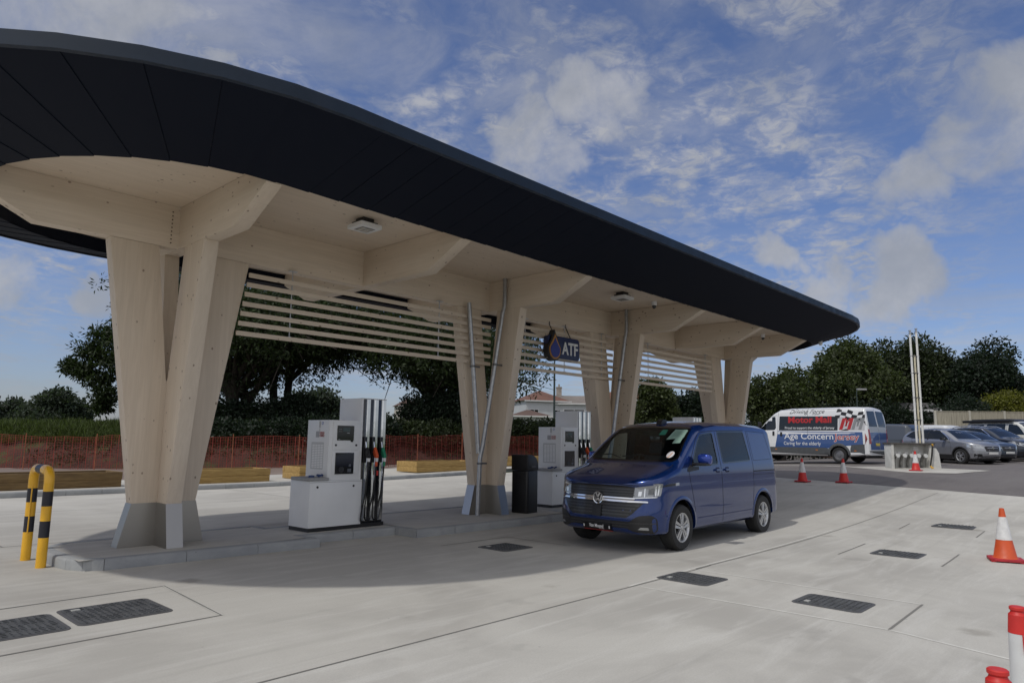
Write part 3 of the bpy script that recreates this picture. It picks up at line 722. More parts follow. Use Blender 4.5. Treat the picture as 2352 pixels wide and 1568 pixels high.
# ---------------------------------------------------------------- planters
def planter(x0, x1, y0, y1, label, rz=0, h=.42, PINE=PINE):
    cx_, cy_ = (x0+x1)/2, (y0+y1)/2; zg = G(cx_, cy_)+.136
    t = thing('planter', label, 'planter', (cx_, cy_, zg), rz, 'sleeper planters on the rear pavement'); a, d = (x1-x0)/2, (y1-y0)/2; k = .10
    for j in range(2):
        z0, z1 = j*h/2+.002*j, (j+1)*h/2-.002
        o_ = .012 if j else 0
        for y in (-d, d-k): MB().box(-a+k*(1-j)-o_, a-k*(1-j)+o_, y-o_, y+k-o_, z0, z1).build('sleeper', PINE, t, bevel=.006)
        for x in (-a, a-k): MB().box(x, x+k, -d+k*j+.001, d-k*j-.001, z0, z1).build('end_sleeper', PINE, t, bevel=.006)
    MB().box(-a+k+.002, a-k-.002, -d+k+.002, d-k-.002, .01, h*.62).build('soil', SOIL, t)
planter(.2, 7.25, 21.9, 23.1, 'long shaded sleeper planter behind the hoop barrier, leftmost', PINE=mat('planter_pine_shaded', (.22, .14, .055), .75, 0, .25, 2.5, .3, 30, stretch=(1, 5, 9), col2=(.13, .08, .03)))  # darker copy of the pine: shade of the unlit side put into the colour
planter(8.4, 11.75, 21.85, 22.95, 'sleeper planter seen to the right of the nearest column')
planter(12.9, 16.4, 21.95, 23.1, 'sleeper planter half hidden behind the nearest pump')
planter(18.35, 21.9, 22.3, 23.6, 'long pale sleeper planter between nearest pump and centre column')
planter(24.0, 27.6, 23.2, 24.4, 'sleeper planter seen between centre column and second pump')
planter(29.2, 32.4, 23.6, 24.8, 'sleeper planter showing just above the blue van mirror')

# ---------------------------------------------------------------- cones and marker posts
def make_cone():
    t = thing('traffic_cone', '', 'traffic cone', (0,0,0), 0, 'red and white traffic cones')
    b = MB(); s_ = .21
    b.prism([(-s_, -s_+.06), (-s_+.06, -s_), (s_-.06, -s_), (s_, -s_+.06), (s_, s_-.06), (s_-.06, s_), (-s_+.06, s_), (-s_, s_-.06)], 2, .012, .045)
    for x, y in ((-.17, -.17), (.17, -.17), (.17, .17), (-.17, .17)): b.box(x-.03, x+.03, y-.03, y+.03, 0, .014)
    b.build('base', mat('cone_base', (.40, .02, .03), .6, 0, .2, 8), t, bevel=.006)
    r = lambda z: .142-.148*(z-.05)/.70+.03
    def seg(z0, z1, o_=0): return [(max(.03, .150-.165*z0)+o_, z0), (max(.03, .150-.165*z1)+o_, z1)]
    MB().lathe([(.165, .044), (.145, .06)]+seg(.06, .30)[1:], 24).build('lower_band', ORANGE, t, smooth=50)
    MB().lathe(seg(.30, .62, .003), 24).build('sleeve', SLEEVE, t, smooth=50)
    MB().lathe(seg(.62, .74)+[(.022, .742), (.02, .70)], 24).build('tip', ORANGE, t, smooth=50)
    return t
cone = make_cone()
def place_cone(x, y, lb_, redder=False, rz=0):
    o = cone if cone.location.length == 0 else copy_tree(cone)
    o.location = (x, y, G(x, y)); o.rotation_euler = (0, 0, rz); o['label'] = lb_
    if redder:
        for ch in o.children:
            if ch.name.startswith(('lower_band', 'tip')): ch.data = ch.data.copy(); ch.data.materials[0] = RED
place_cone(12.47, 1.85, 'orange and white cone standing large at the right edge', rz=.3)
place_cone(22.9, 8.62, 'cone right behind the blue van, left one of the pair', True)
place_cone(23.3, 7.5, 'cone before the minibus rear wheel, right one of the pair', True)
place_cone(29.9, 7.02, 'clean red cone in front of the white tank fill cabinet', True)
PEEL = mat('peeling_white', (.66, .67, .66), .6, 0, 0, 5, col2=(.58, .58, .57))
def marker(x, y, s_, label, h=.98):
    t = thing('lane_marker', label, 'marker post', (x, y, 0), 0, 'tall red and white lane markers')
    MB().lathe([(.0, 0), (.15, 0), (.15, .045), (.09, .07), (.075, .095)], 24).build('base', RUBBER, t, smooth=40)
    MB().lathe([(.072, .09), (.060, .25)], 24).build('lower_tube', RED, t, smooth=40)
    MB().lathe([(.062, .20), (.052, h-.14)], 24).build('sleeve', PEEL, t, smooth=40)
    MB().lathe([(.0535, h-.145), (.046, h-.045), (.036, h-.035), (.033, h-.025), (.040, h-.018), (.040, h-.005), (.034, h), (.0, h)], 24).build('cap', RED, t, smooth=40)
    b = MB(); b.tube([(-.050, -.025, h-.14), (-.052, -.026, h-.20), (-.052, -.028, h-.25)], .004, 6); b.build('paint_run', RED, t)
marker(5.03, .71, 1, 'lane marker cut by the right edge, taller of the two bottom corner markers', .75)
marker(3.59, .59, 1, 'lane marker showing only its red cap at the bottom right corner', .75)
# ---------------------------------------------------------------- vehicles
def lin(K, x):
    if x <= K[0][0]: return K[0][1]
    for (a, b), (c_, d) in zip(K, K[1:]):
        if x <= c_: return b+(d-b)*(x-a)/(c_-a)
    return K[-1][1]
def smo(K, x, w): return sum(lin(K, x+w*t)*g for t, g in ((-1, 1), (-.6, 2), (-.25, 3), (0, 3), (.25, 3), (.6, 2), (1, 1)))/15
def RM(z): return z+.055*max(0, min(1, (z-.42)/.38))
def rmap(bvh, side, lp): return [(p[0], RM(p[1])) for p in lp] if (bvh is globals().get('bv') and side != 'T') else lp
class Body:
    """outline of a vehicle: x=0 nose, +x tail, z up, symmetric in y"""
    def __init__(s, Ln, W, top, bot, tum, fa=.5, fn=3., ra=.16, rn=3., rc=((0, .1),), crown=.03, nose=(), tail=(), sw=.05):
        s.Ln, s.W, s.top, s.bot, s.tum, s.fa, s.fn, s.ra, s.rn, s.rc, s.crown, s.nose, s.tail, s.sw = Ln, W, top, bot, tum, fa, fn, ra, rn, rc, crown, nose, tail, sw
    def hw(s, x):
        h_ = s.W/2
        if x < s.fa: h_ *= max(0, 1-(1-max(0, x)/s.fa)**s.fn)**(1/s.fn)
        if x > s.Ln-s.ra: h_ *= max(0, 1-((min(x, s.Ln)-s.Ln+s.ra)/s.ra)**s.rn)**(1/s.rn)
        return h_
    def section(s, x, nz=34, inset=0, zmin=None):
        zt, zb = smo(s.top, x, s.sw)-inset, smo(s.bot, x, s.sw)
        if zmin is not None: zb = max(zb, zmin)
        hw = s.hw(x); rc = min(lin(s.rc, x), hw*.9+1e-4, (zt-zb)*.4); rb = min(.06, hw*.9+1e-4)
        cr = s.crown*hw/(s.W/2)
        half = [(0, zb), (hw*.45, zb)]
        pts = []
        for k in range(nz+1):
            t = k/nz; z = zb+(zt-cr-zb)*t
            w = hw*smo(s.tum, z, .05)-inset
            ze = zt-cr-rc
            if z > ze: w = w-rc+sqrt(max(0, rc*rc-(z-ze)**2))
            if z < zb+rb: w = w-rb+sqrt(max(0, rb*rb-(zb+rb-z)**2))
            pts.append((max(w, 0.), z))
        # finer rounding at the upper corner
        wt = pts[-1][0]
        half += pts
        for q in (.8, .55, .28, 0): half.append((wt*q, zt-cr*q*q))
        half[1] = (pts[0][0]*.5, zb)
        return half
    def deform(s, x, y, z):
        if s.nose: x = x+lin(s.nose, z)*max(0, 1-x/1.1)**1.5
        if s.tail: x = x-lin(s.tail, z)*max(0, 1-(s.Ln-x)/.6)**1.5
        return x
    def mesh(s, name='body', inset=0, x0=0, x1=None, zmin=None):
        x1 = s.Ln if x1 is None else x1
        if inset or x0: xs = fr(x0, x1, .12)
        else:
            xs = [s.fa*(1-cos(pi/2*k/12))*1.0 for k in range(13)]+fr(s.fa, s.Ln-s.ra, .06)[1:]+[s.Ln-s.ra+s.ra*sin(pi/2*k/8) for k in range(1, 9)]
        b = MB(); rings = []
        for x in xs:
            h_ = s.section(x, inset=inset, zmin=zmin)
            ring = h_+[(-y, z) for y, z in reversed(h_[1:-1])]
            o = len(b.v)
            for y, z in ring: b.v.append((s.deform(x, y, z) if not inset else x, y, z))
            rings.append((o, len(ring)))
        for (o, n), (o2, _) in zip(rings, rings[1:]):
            for k in range(n): k2 = (k+1) % n; b.f.append((o+k, o+k2, o2+k2, o2+k)); b.m.append(0)
        for (o, n) in (rings[0], rings[-1]): b.f.append(tuple(range(o, o+n))); b.m.append(0)
        me = bpy.data.meshes.new(name); me.from_pydata(b.v, [], b.f)
        bm = bmesh.new(); bm.from_mesh(me); bmesh.ops.remove_doubles(bm, verts=bm.verts, dist=4e-4)
        bmesh.ops.dissolve_degenerate(bm, edges=bm.edges, dist=1e-4); 
        bmesh.ops.recalc_face_normals(bm, faces=bm.faces); bm.to_mesh(me); bm.free()
        return me
def tree_of(me): 
    bm = bmesh.new(); bm.from_mesh(me); t = BVHTree.FromBMesh(bm); bm.free(); return t
def finish(me, ang=32):
    bm = bmesh.new(); bm.from_mesh(me)
    for f_ in bm.faces: f_.smooth = True
    for e in bm.edges:
        if len(e.link_faces) != 2 or e.calc_face_angle(0) > radians(ang): e.smooth = False
    bm.to_mesh(me); bm.free()
def boolean(me, cutters, op='DIFFERENCE'):
    ob = bpy.data.objects.new('tmp', me); C.objects.link(ob); obs = []
    for c_ in cutters:
        co = bpy.data.objects.new('cut', c_); C.objects.link(co); obs.append(co)
        md = ob.modifiers.new('b', 'BOOLEAN'); md.object = co; md.operation = op; md.solver = 'EXACT'; md.material_mode = 'TRANSFER'
    bpy.context.view_layer.update()
    dg = bpy.context.evaluated_depsgraph_get(); r = bpy.data.meshes.new_from_object(ob.evaluated_get(dg))
    for o in obs+[ob]: bpy.data.objects.remove(o)
    return r
def rpoly(pts, r=.03, n=4):
    """round the corners of a polygon; r may be a list"""
    out = []; m_ = len(pts)
    for i, p in enumerate(pts):
        p = Vector(p); a = Vector(pts[i-1]); c_ = Vector(pts[(i+1) % m_]); ri = r[i] if isinstance(r, (list, tuple)) else r
        ua, uc = (a-p), (c_-p); k = min(ri, ua.length*.45, uc.length*.45)
        if k < 1e-4: out.append(tuple(p)); continue
        A, B = p+ua.normalized()*k, p+uc.normalized()*k
        for j in range(n+1): t = j/n; q = A*(1-t)**2+p*2*t*(1-t)+B*t*t; out.append(tuple(q))
    return out
DIRS = {'L': (Vector((0, 1, 0)), lambda a, b: Vector((a, -4, b))), 'R': (Vector((0, -1, 0)), lambda a, b: Vector((a, 4, b))),
        'F': (Vector((1, 0, 0)), lambda a, b: Vector((-3, a, b))), 'B': (Vector((-1, 0, 0)), lambda a, b: Vector((12, a, b))), 'T': (Vector((0, 0, -1)), lambda a, b: Vector((a, b, 5)))}
def decal(bvh, side, loops, mt, name, parent, off=.003, thick=.012, step=.09, smooth=40, maxd=None):
    """a panel of real thickness laid on the bodywork"""
    if loops and not isinstance(loops[0][0], (tuple, list, Vector)): loops = [loops]
    loops = [rmap(bvh, side, lp) for lp in loops]
    d, og = DIRS[side]
    tri = tessellate_polygon([[Vector((p[0], p[1], 0)) for p in lp] for lp in loops])
    flatp = [p for lp in loops for p in lp]
    bm = bmesh.new(); vs_ = [bm.verts.new((p[0], p[1], 0)) for p in flatp]
    for t in tri:
        try: bm.faces.new([vs_[i] for i in t])
        except ValueError: pass
    lo = [min(p[k] for p in flatp) for k in (0, 1)]; hi = [max(p[k] for p in flatp) for k in (0, 1)]
    for k in (0, 1):
        n = int((hi[k]-lo[k])/step)
        for i in range(1, n+1):
            co = [0, 0, 0]; co[k] = lo[k]+(hi[k]-lo[k])*i/(n+1); no = [0, 0, 0]; no[k] = 1
            bmesh.ops.bisect_plane(bm, geom=bm.verts[:]+bm.edges[:]+bm.faces[:], plane_co=co, plane_no=no)
    bmesh.ops.dissolve_limit(bm, angle_limit=0.01, verts=bm.verts, edges=[e for e in bm.edges if False]) if False else None
    miss = []
    for v in bm.verts:
        o = og(v.co.x, v.co.y); h_ = bvh.ray_cast(o, d)
        if h_[0] is None: miss.append(v); continue
        v.co = h_[0]-d*off
    if miss: bmesh.ops.delete(bm, geom=miss, context='VERTS')
    if not bm.faces: bm.free(); return None
    bmesh.ops.recalc_face_normals(bm, faces=bm.faces)
    if sum((f_.normal.dot(-d)*f_.calc_area() for f_ in bm.faces)) < 0: bmesh.ops.reverse_faces(bm, faces=bm.faces)
    if thick:
        be = [e for e in bm.edges if len(e.link_faces) == 1]
        ex = bmesh.ops.extrude_edge_only(bm, edges=be)
        for v in [g for g in ex['geom'] if isinstance(g, bmesh.types.BMVert)]: v.co += d*thick
    for f_ in bm.faces: f_.smooth = True
    for e in bm.edges:
        if len(e.link_faces) != 2 or e.calc_face_angle(0) > radians(smooth): e.smooth = False
    me = bpy.data.meshes.new(name); bm.to_mesh(me); bm.free(); me.materials.append(mt)
    ob = bpy.data.objects.new(name, me); C.objects.link(ob); ob.parent = parent
    return ob
def seam(bvh, side, pts, parent, name='panel_gap', w=.010, mt=None, off=.0015, closed=False):
    """thin dark shut line along a polyline on the bodywork"""
    P = [Vector(p) for p in rmap(bvh, side, pts)]
    if closed: P.append(P[0])
    d, og = DIRS[side]; b = MB(); Q = []
    for a, c_ in zip(P, P[1:]):
        n = max(1, int((c_-a).length/.05)); Q += [a.lerp(c_, i/n) for i in range(n)]
    Q.append(P[-1]); vs_ = []
    for i, p in enumerate(Q):
        t = (Q[min(i+1, len(Q)-1)]-Q[max(i-1, 0)]); t = t.normalized() if t.length > 1e-6 else Vector((1, 0)); q = Vector((-t.y, t.x))*w/2
        for s_ in (-1, 1):
            r_ = p+q*s_; h_ = bvh.ray_cast(og(r_.x, r_.y), d); vs_.append((h_[0]-d*off) if h_[0] is not None else None)
    for i in range(len(Q)-1):
        f4 = [vs_[2*i], vs_[2*i+2], vs_[2*i+3], vs_[2*i+1]]
        if all(v is not None for v in f4): b.add(f4, [(0, 1, 2, 3)])
    if b.f: return b.build(name, mt or SEAM, parent, merge=1e-6)
SEAM = mat('shut_line', (.004, .004, .008), .7)
ARCHB = mat('arch_black', (.012, .012, .013), .8)
RIM = mat('alloy', (.52, .53, .55), .28, .75, .05, 8)
STEELW = mat('steel_wheel', (.22, .22, .23), .45, .7)
DISC = mat('brake_dark', (.06, .055, .05), .5, .6)
LAMP = mat('lamp_clear', (.42, .44, .46), .08, .55, coat=1.)
LAMPW = mat('lamp_chrome', (.78, .80, .83), .10, .9)
TAIL = mat('tail_red', (.30, .008, .010), .15, coat=1.)
AMBER = mat('amber', (.55, .16, .02), .3)
def wheel(parent, x, y, R=.34, w=.225, side=-1, rim=RIM, spokes=5, style='star', name='wheel'):
    b = MB(); r0 = R*.635; s_ = side
    pr = [(r0, 0), (r0+.012, .004), (R*.80, .012), (R*.93, .006), (R*.985, -.022), (R, -.05), (R, -w+.05), (R*.985, -w+.022), (R*.93, -w), (r0, -w)]
    b.lathe([(p[0], s_*p[1]) for p in pr], 40, (0, 0, 0), 1)
    for k in (-.085, -.113, -.14): b.lathe([(R+.0006, s_*(k-.004)), (R+.0006, s_*(k+.004))], 40, (0, 0, 0), 1)
    t = b.build(name, [RUBBER], parent, smooth=40, loc=(x, y, R), merge=0)
    c_ = MB()
    c_.lathe([(r0+.002, s_*.003), (r0-.010, s_*.002), (r0-.022, s_*-.012), (r0-.03, s_*-.09)], 40, (0,0,0), 1)
    if style == 'star':
        for k in range(spokes):
            for h_ in (-1, 1):
                a = 2*pi*k/spokes+pi/2; 
                def pt(r_, wd, dy): 
                    aa = a; return (r_*cos(aa)-wd*sin(aa), s_*dy, r_*sin(aa)+wd*cos(aa))
                rr, o1, o2 = r0-.012, h_*.012, h_*.052
                vs_ = [pt(.03, h_*.006, .0), pt(.05, h_*.034, .0), pt(rr, h_*.058, -.004), pt(rr, h_*.008, -.010)]
                vs_ += [(v[0], v[1]-s_*.03, v[2]) for v in vs_]
                c_.add(vs_, [(0,1,2,3),(7,6,5,4),(0,4,5,1),(1,5,6,2),(2,6,7,3),(3,7,4,0)])
    elif style == 'multi':
        for k in range(spokes*2):
            a = 2*pi*k/(spokes*2)+pi/2+(.11 if k % 2 else -.11)
            def pt(r_, wd, dy): return (r_*cos(a)-wd*sin(a), s_*dy, r_*sin(a)+wd*cos(a))
            vs_ = [pt(.03, -.010, 0), pt(.03, .010, 0), pt(r0-.012, .014, -.006), pt(r0-.012, -.014, -.006)]
            vs_ += [(v[0], v[1]-s_*.025, v[2]) for v in vs_]
            c_.add(vs_, [(0,1,2,3),(7,6,5,4),(0,4,5,1),(1,5,6,2),(2,6,7,3),(3,7,4,0)])
    else:
        c_.lathe([(0, s_*-.0), (.07, s_*-.002), (.085, s_*-.03), (r0*.72, s_*-.035), (r0*.8, s_*-.01), (r0-.02, s_*-.02)], 36, (0,0,0), 1)
        for k in range(5): a = 2*pi*k/5; c_.lathe([(0, s_*.006), (.014, s_*.004), (.016, s_*-.01)], 8, (.055*cos(a), 0, .055*sin(a)), 1)
    c_.lathe([(0, s_*.006), (.032, s_*.004), (.038, s_*-.006), (.038, s_*-.03)], 20, (0,0,0), 1)
    c_.build('rim', rim, t, smooth=35, merge=0)
    MB().lathe([(0, s_*-.075), (r0-.022, s_*-.075)], 30, (0,0,0), 1).build('brake_disc', DISC, t, merge=0)
    return t
def arch_cut(x, R, W, z, side, depth=.34):
    b = MB(); n = 36; y0, y1 = (side*(W/2-depth), side*(W/2+.2))
    p = [(x+R*cos(2*pi*k/n), z+R*sin(2*pi*k/n)) for k in range(n)]; p = [(a, max(c_, -.2)) for a, c_ in p]
    b.prism(p, 1, min(y0, y1), max(y0, y1)); me = bpy.data.meshes.new('c'); me.from_pydata(b.v, [], b.f); me.materials.append(ARCHB)
    bm = bmesh.new(); bm.from_mesh(me); bmesh.ops.remove_doubles(bm, verts=bm.verts, dist=1e-5); bmesh.ops.recalc_face_normals(bm, faces=bm.faces); bm.to_mesh(me); bm.free()
    return me
def prism_me(poly, axis, a, b_, mt=None):
    b = MB().prism(poly, axis, a, b_); me = bpy.data.meshes.new('c'); me.from_pydata(b.v, [], b.f)
    if mt: me.materials.append(mt)
    bm = bmesh.new(); bm.from_mesh(me); bmesh.ops.recalc_face_normals(bm, faces=bm.faces); bm.to_mesh(me); bm.free(); return me
def arch_lip(bvh, x, z, R, side, mt, parent, w=.045, off=.014, name='arch_trim'):
    """raised lip round a wheel arch"""
    d, og = DIRS['L' if side < 0 else 'R']; b = MB(); vs_ = []; n = 30
    for k in range(n+1):
        a = radians(-12+204*k/n)
        for rr, o_ in ((R-.004, -.03), (R-.002, off), (R+w*.6, off), (R+w, 0.0)):
            px_, pz = x+rr*cos(a), z+rr*sin(a); h_ = bvh.ray_cast(og(px_, pz), d)
            vs_.append((h_[0]-d*o_) if h_[0] is not None else None)
    for k in range(n):
        for j in range(3):
            f4 = [vs_[4*k+j], vs_[4*k+j+1], vs_[4*k+4+j+1], vs_[4*k+4+j]]
            if all(v is not None for v in f4): b.add(f4, [(0, 1, 2, 3)])
    if b.f: return b.build(name, mt, parent, smooth=50, merge=1e-5)
def paint(name, col, metal=.35, rough=.32): return mat(name, col, rough, metal, coat=1.)
def plate(bvh, side, y0, y1, z0, z1, parent, txt=None, col=(.75, .75, .72)):
    o = decal(bvh, side, rpoly([(y0, z0), (y1, z0), (y1, z1), (y0, z1)], .01), mat('plate_%s' % side if col[0] > .7 else 'plate_y', col, .4), 'number_plate', parent, off=.02, thick=.02, step=.5)
    return o
def wrap_text(bvh, side, me, cx_, cz_, off=.004, flip=1, sx=1.):
    """lay lettering on the bodywork"""
    d, og = DIRS[side]; me = me.copy()
    if bvh is globals().get('bv'): cz_ = RM(cz_)
    for v in me.vertices:
        a, z, e = cx_+flip*v.co.x*sx, cz_+v.co.y, v.co.z; h_ = bvh.ray_cast(og(a, z), d)
        p = h_[0] if h_[0] is not None else og(a, z)+d*3.0
        v.co = p-d*(off+e)
    if flip < 0 or side in ('R', 'B'): me.flip_normals()
    return me

# ---- blue crew van (front points to -x)
BLUE = mat('van_blue', (.002, .024, .135), .24, .5, coat=1.)
van = thing('parked_van', 'metallic blue crew van parked beside the canopy, front wheel on the sunny side', 'van', (8.93, 6.50, 0), .0059)
B = Body(4.82, 1.904,
   top=[(0, .93), (.03, .97), (.16, 1.045), (.5, 1.15), (.86, 1.245), (.92, 1.28), (1.25, 1.53), (1.58, 1.76), (1.72, 1.84), (1.95, 1.91), (2.4, 1.955), (3.5, 1.965), (4.35, 1.94), (4.62, 1.90), (4.75, 1.78), (4.82, 1.5)],
   bot=[(0, .34), (.06, .28), (.5, .26), (1.4, .27), (3.4, .28), (4.3, .30), (4.7, .36), (4.82, .42)],
   tum=[(.2, .95), (.34, .985), (.55, 1.0), (.86, 1.0), (1.02, .988), (1.05, .992), (1.2, .975), (1.6, .905), (1.97, .845)],
   fa=.62, fn=3.0, ra=.34, rn=2.6, rc=((0, .06), (.8, .09), (1.2, .07), (1.8, .10), (2.4, .13)), crown=.035,
   nose=[(.2, .06), (.32, .012), (.5, .0), (.62, .015), (.75, .05), (.95, .085), (1.1, .05)], tail=[(.3, 0), (.6, -.0), (1.0, .03), (1.5, .09), (1.95, .15)], sw=.035)
B.top = [(a_, RM(b_)) for a_, b_ in B.top]; B.tum = [(RM(a_), b_) for a_, b_ in B.tum]
me = B.mesh(); bv = tree_of(me); me.materials.append(BLUE)
WB, FX = 3.0, .91
cuts = [arch_cut(FX, .415, 1.904, .355, s_) for s_ in (-1, 1)]+[arch_cut(FX+WB, .415, 1.904, .345, s_) for s_ in (-1, 1)]
cab_me = B.mesh(inset=.055, x0=1.05, x1=4.45, zmin=.62); cab_me.materials.append(mat('cabin_trim', (.035, .035, .038), .85))
wd_front = rpoly([(1.27, 1.205), (1.60, 1.615), (1.72, 1.715), (2.11, 1.755), (2.16, 1.73), (2.20, 1.26), (2.17, 1.225), (1.75, 1.21)], .03)
wd_mid = rpoly([(2.38, 1.235), (2.33, 1.775), (3.37, 1.79), (3.48, 1.27)], .05)
ws = rpoly([(-.76, 1.275), (-.835, 1.33), (-.70, 1.80), (-.62, 1.835), (0, 1.852), (.62, 1.835), (.70, 1.80), (.835, 1.33), (.76, 1.275), (0, 1.262)], .03)
holes = [cab_me, prism_me([(a_, RM(b_)) for a_, b_ in wd_front], 1, -1.5, 1.5, SEAM), prism_me([(a_, RM(b_)) for a_, b_ in wd_mid], 1, -1.5, 1.5, SEAM), prism_me([(a_, RM(b_)) for a_, b_ in ws], 0, -.5, 2.1, SEAM), prism_me([(-.62, 1.175), (.62, 1.175), (.56, 1.775), (-.56, 1.775)], 0, 4.4, 5.4, SEAM)]
body = boolean(me, cuts+holes); finish(body, 28); body.name = 'body'
if len(body.materials) == 0: body.materials.append(BLUE)
bo = bpy.data.objects.new('body', body); C.objects.link(bo); bo.parent = van
def tinted(name, t_, col=(.55, .62, .62)):
    mt = bpy.data.materials.new(name); mt.use_nodes = True; t = mt.node_tree; t.nodes.clear()
    tr = N(t, 'ShaderNodeBsdfTransparent'); tr.inputs[0].default_value = (*[c*t_ for c in col], 1)
    gl = N(t, 'ShaderNodeBsdfGlossy'); gl.inputs['Roughness'].default_value = .015; gl.inputs['Color'].default_value = (.9, .95, 1, 1)
    lw = N(t, 'ShaderNodeLayerWeight'); lw.inputs[0].default_value = .5
    fr_ = MATH(t, 'ADD', MATH(t, 'MULTIPLY', MATH(t, 'POWER', lw.outputs['Facing'], 5.), .94), .055)
    mx = N(t, 'ShaderNodeMixShader'); L(t, fr_, mx.inputs[0]); L(t, tr.outputs[0], mx.inputs[1]); L(t, gl.outputs[0], mx.inputs[2])
    o = N(t, 'ShaderNodeOutputMaterial'); L(t, mx.outputs[0], o.inputs[0]); return mt
GL_F, GL_S, GL_P = tinted('windscreen_glass', 1.3), tinted('side_glass', .95), tinted('privacy_glass', .16)
wsg = decal(bv, 'F', ws, GL_F, 'windscreen', van, off=-.006, thick=0, step=.12)
sdL = decal(bv, 'L', wd_front, GL_S, 'side_window', van, off=-.006, thick=0); decal(bv, 'L', wd_mid, GL_P, 'side_window', van, off=-.002, thick=0)
decal(bv, 'R', wd_front, GL_S, 'side_window', van, off=-.006, thick=0); decal(bv, 'R', wd_mid, GL_P, 'side_window', van, off=-.002, thick=0)
decal(bv, 'B', rpoly([(-.62, 1.12), (.62, 1.12), (.56, 1.72), (-.56, 1.72)], .05), GL_P, 'rear_window', van, off=-.003, thick=0)
def ringp(poly, d):
    c_ = Vector((sum(p[0] for p in poly)/len(poly), sum(p[1] for p in poly)/len(poly)))
    n = len(poly); out = []
    for i, p in enumerate(poly):
        t = (Vector(poly[(i+1) % n])-Vector(poly[i-1])); q = Vector((t.y, -t.x)).normalized()
        if q.dot(Vector(p)-c_) < 0: q = -q
        out.append(tuple(Vector(p)+q*d))
    return out
BAND = mat('ceramic_band', (.006, .006, .007), .12, coat=.6)
decal(bv, 'F', [ringp(ws, .004), ringp(ws, -.030)], BAND, 'screen_surround', van, off=.001, thick=.004, step=.2)
for sd in 'LR':
    for w_ in (wd_front, wd_mid): decal(bv, sd, [ringp(w_, .008), ringp(w_, -.016)], BAND, 'window_seal', van, off=.002, thick=.004, step=.2)
# bonnet, bumper, grille, lamps : front view polygons (y,z)
def FV(poly, mt, name, off, thick=.02, par=van, r=.012, step=.08): return decal(bv, 'F', rpoly(poly, r), mt, name, par, off=off, thick=thick, step=step)
GRB = mat('grille_black', (.010, .010, .011), .35, coat=.2)
up_gr = FV([(-.60, .745), (.60, .745), (.62, .90), (.40, .925), (-.40, .925), (-.62, .90)], GRB, 'upper_grille', .003)
lo_gr = FV([(-.50, .50), (.50, .50), (.60, .56), (.74, .70), (-.74, .70), (-.60, .56)], GRB, 'lower_grille', .003)
def bars(gr, zs, hwf, name, mt, off, h_=.010):
    for z in zs: 
        w_ = hwf(z); decal(bv, 'F', [(-w_, z-h_), (w_, z-h_), (w_, z+h_), (-w_, z+h_)], mt, name, gr, off=off, thick=.012, step=.12)
GBAR = mat('grille_bar', (.035, .035, .038), .3, coat=.3)
bars(up_gr, (.79, .83, .87), lambda z: .60, 'grille_bar', GBAR, .012, .008)
bars(lo_gr, (.54, .58, .62, .66), lambda z: .50+(z-.50)*1.15, 'grille_bar', GBAR, .012, .009)
FV([(-.62, .742), (.62, .742), (.62, .758), (-.62, .758)], CHROME, 'chrome_strip', .020, .02)
FV([(-.80, .700), (.80, .700), (.78, .722), (-.78, .722)], CHROME, 'chrome_strip', .020, .02)
FV([(.50, .699), (.80, .702), (.79, .720), (.52, .720)], CHROME, 'lamp_strip', .022, .02); FV([(-.50, .699), (-.80, .702), (-.79, .720), (-.52, .720)], CHROME, 'lamp_strip', .022, .02)
FV([(-.60, .722), (.60, .722), (.60, .742), (-.60, .742)], mat('satin_strip', (.30, .28, .27), .3, .6), 'satin_strip', .010, .01)
FV([(-.08, .50), (.08, .50), (.08, .64), (-.08, .64)], BLACK, 'radar_cover', .026)
for s_ in (-1, 1):
    hl = FV([(s_*.58, .742), (s_*.885, .762), (s_*.885, .948), (s_*.60, .900)], mat('lamp_lens', (.26, .27, .29), .12, .6, coat=1.), 'headlight', .006, .02, r=.008)
    hs_ = decal(bv, 'L' if s_ < 0 else 'R', rpoly([(.262, .772), (.345, .79), (.40, .962), (.30, .968), (.262, .955)], .008), MATS['lamp_lens'], 'headlight_side', van, off=.006, thick=.02)
    decal(bv, 'L' if s_ < 0 else 'R', [(.29, .79), (.31, .80), (.35, .95), (.33, .95)], LAMPW, 'light_guide', hs_, off=.010, thick=.004)
    for poly, mt_, nm in (([(.655, .78), (.70, .785), (.705, .85), (.66, .845)], LAMPW, 'reflector'), ([(.735, .772), (.750, .772), (.750, .895), (.738, .895)], LAMPW, 'light_guide'),
                        ([(.785, .80), (.845, .805), (.845, .90), (.79, .885)], mat('lamp_bowl', (.10, .105, .11), .1, .6, coat=1.), 'reflector'), ([(.862, .79), (.875, .79), (.875, .93), (.865, .925)], LAMPW, 'light_guide'), ([(.59, .748), (.878, .767), (.878, .778), (.59, .757)], LAMPW, 'light_guide')):
        FV([(s_*a, b_) for a, b_ in poly], mt_, nm, .009, .012, hl, .006)
    bi = FV([(s_*.50, .36), (s_*.62, .31), (s_*.84, .29), (s_*.89, .34), (s_*.89, .50), (s_*.84, .545), (s_*.68, .535), (s_*.54, .45)], BLACK, 'bumper_insert', .006, .02, r=.05)
    fg = FV([(s_*.67, .350), (s_*.81, .345), (s_*.80, .385), (s_*.71, .385)], mat('fog_lens', (.30, .31, .32), .2, .6, coat=1.), 'fog_lamp', .014, .02, bi, .01)
    decal(bv, 'F', rpoly([(s_*.55, .43), (s_*.88, .435), (s_*.88, .445), (s_*.55, .44)], .003), GBAR, 'insert_rib', bi, off=.012, thick=.01)
FV([(-.56, .36), (.56, .36), (.56, .455), (-.56, .455)], BLACK, 'bumper_grille', .004)
bars(van, (.385, .425), lambda z: .54, 'bumper_rib', GBAR, .010, .006)
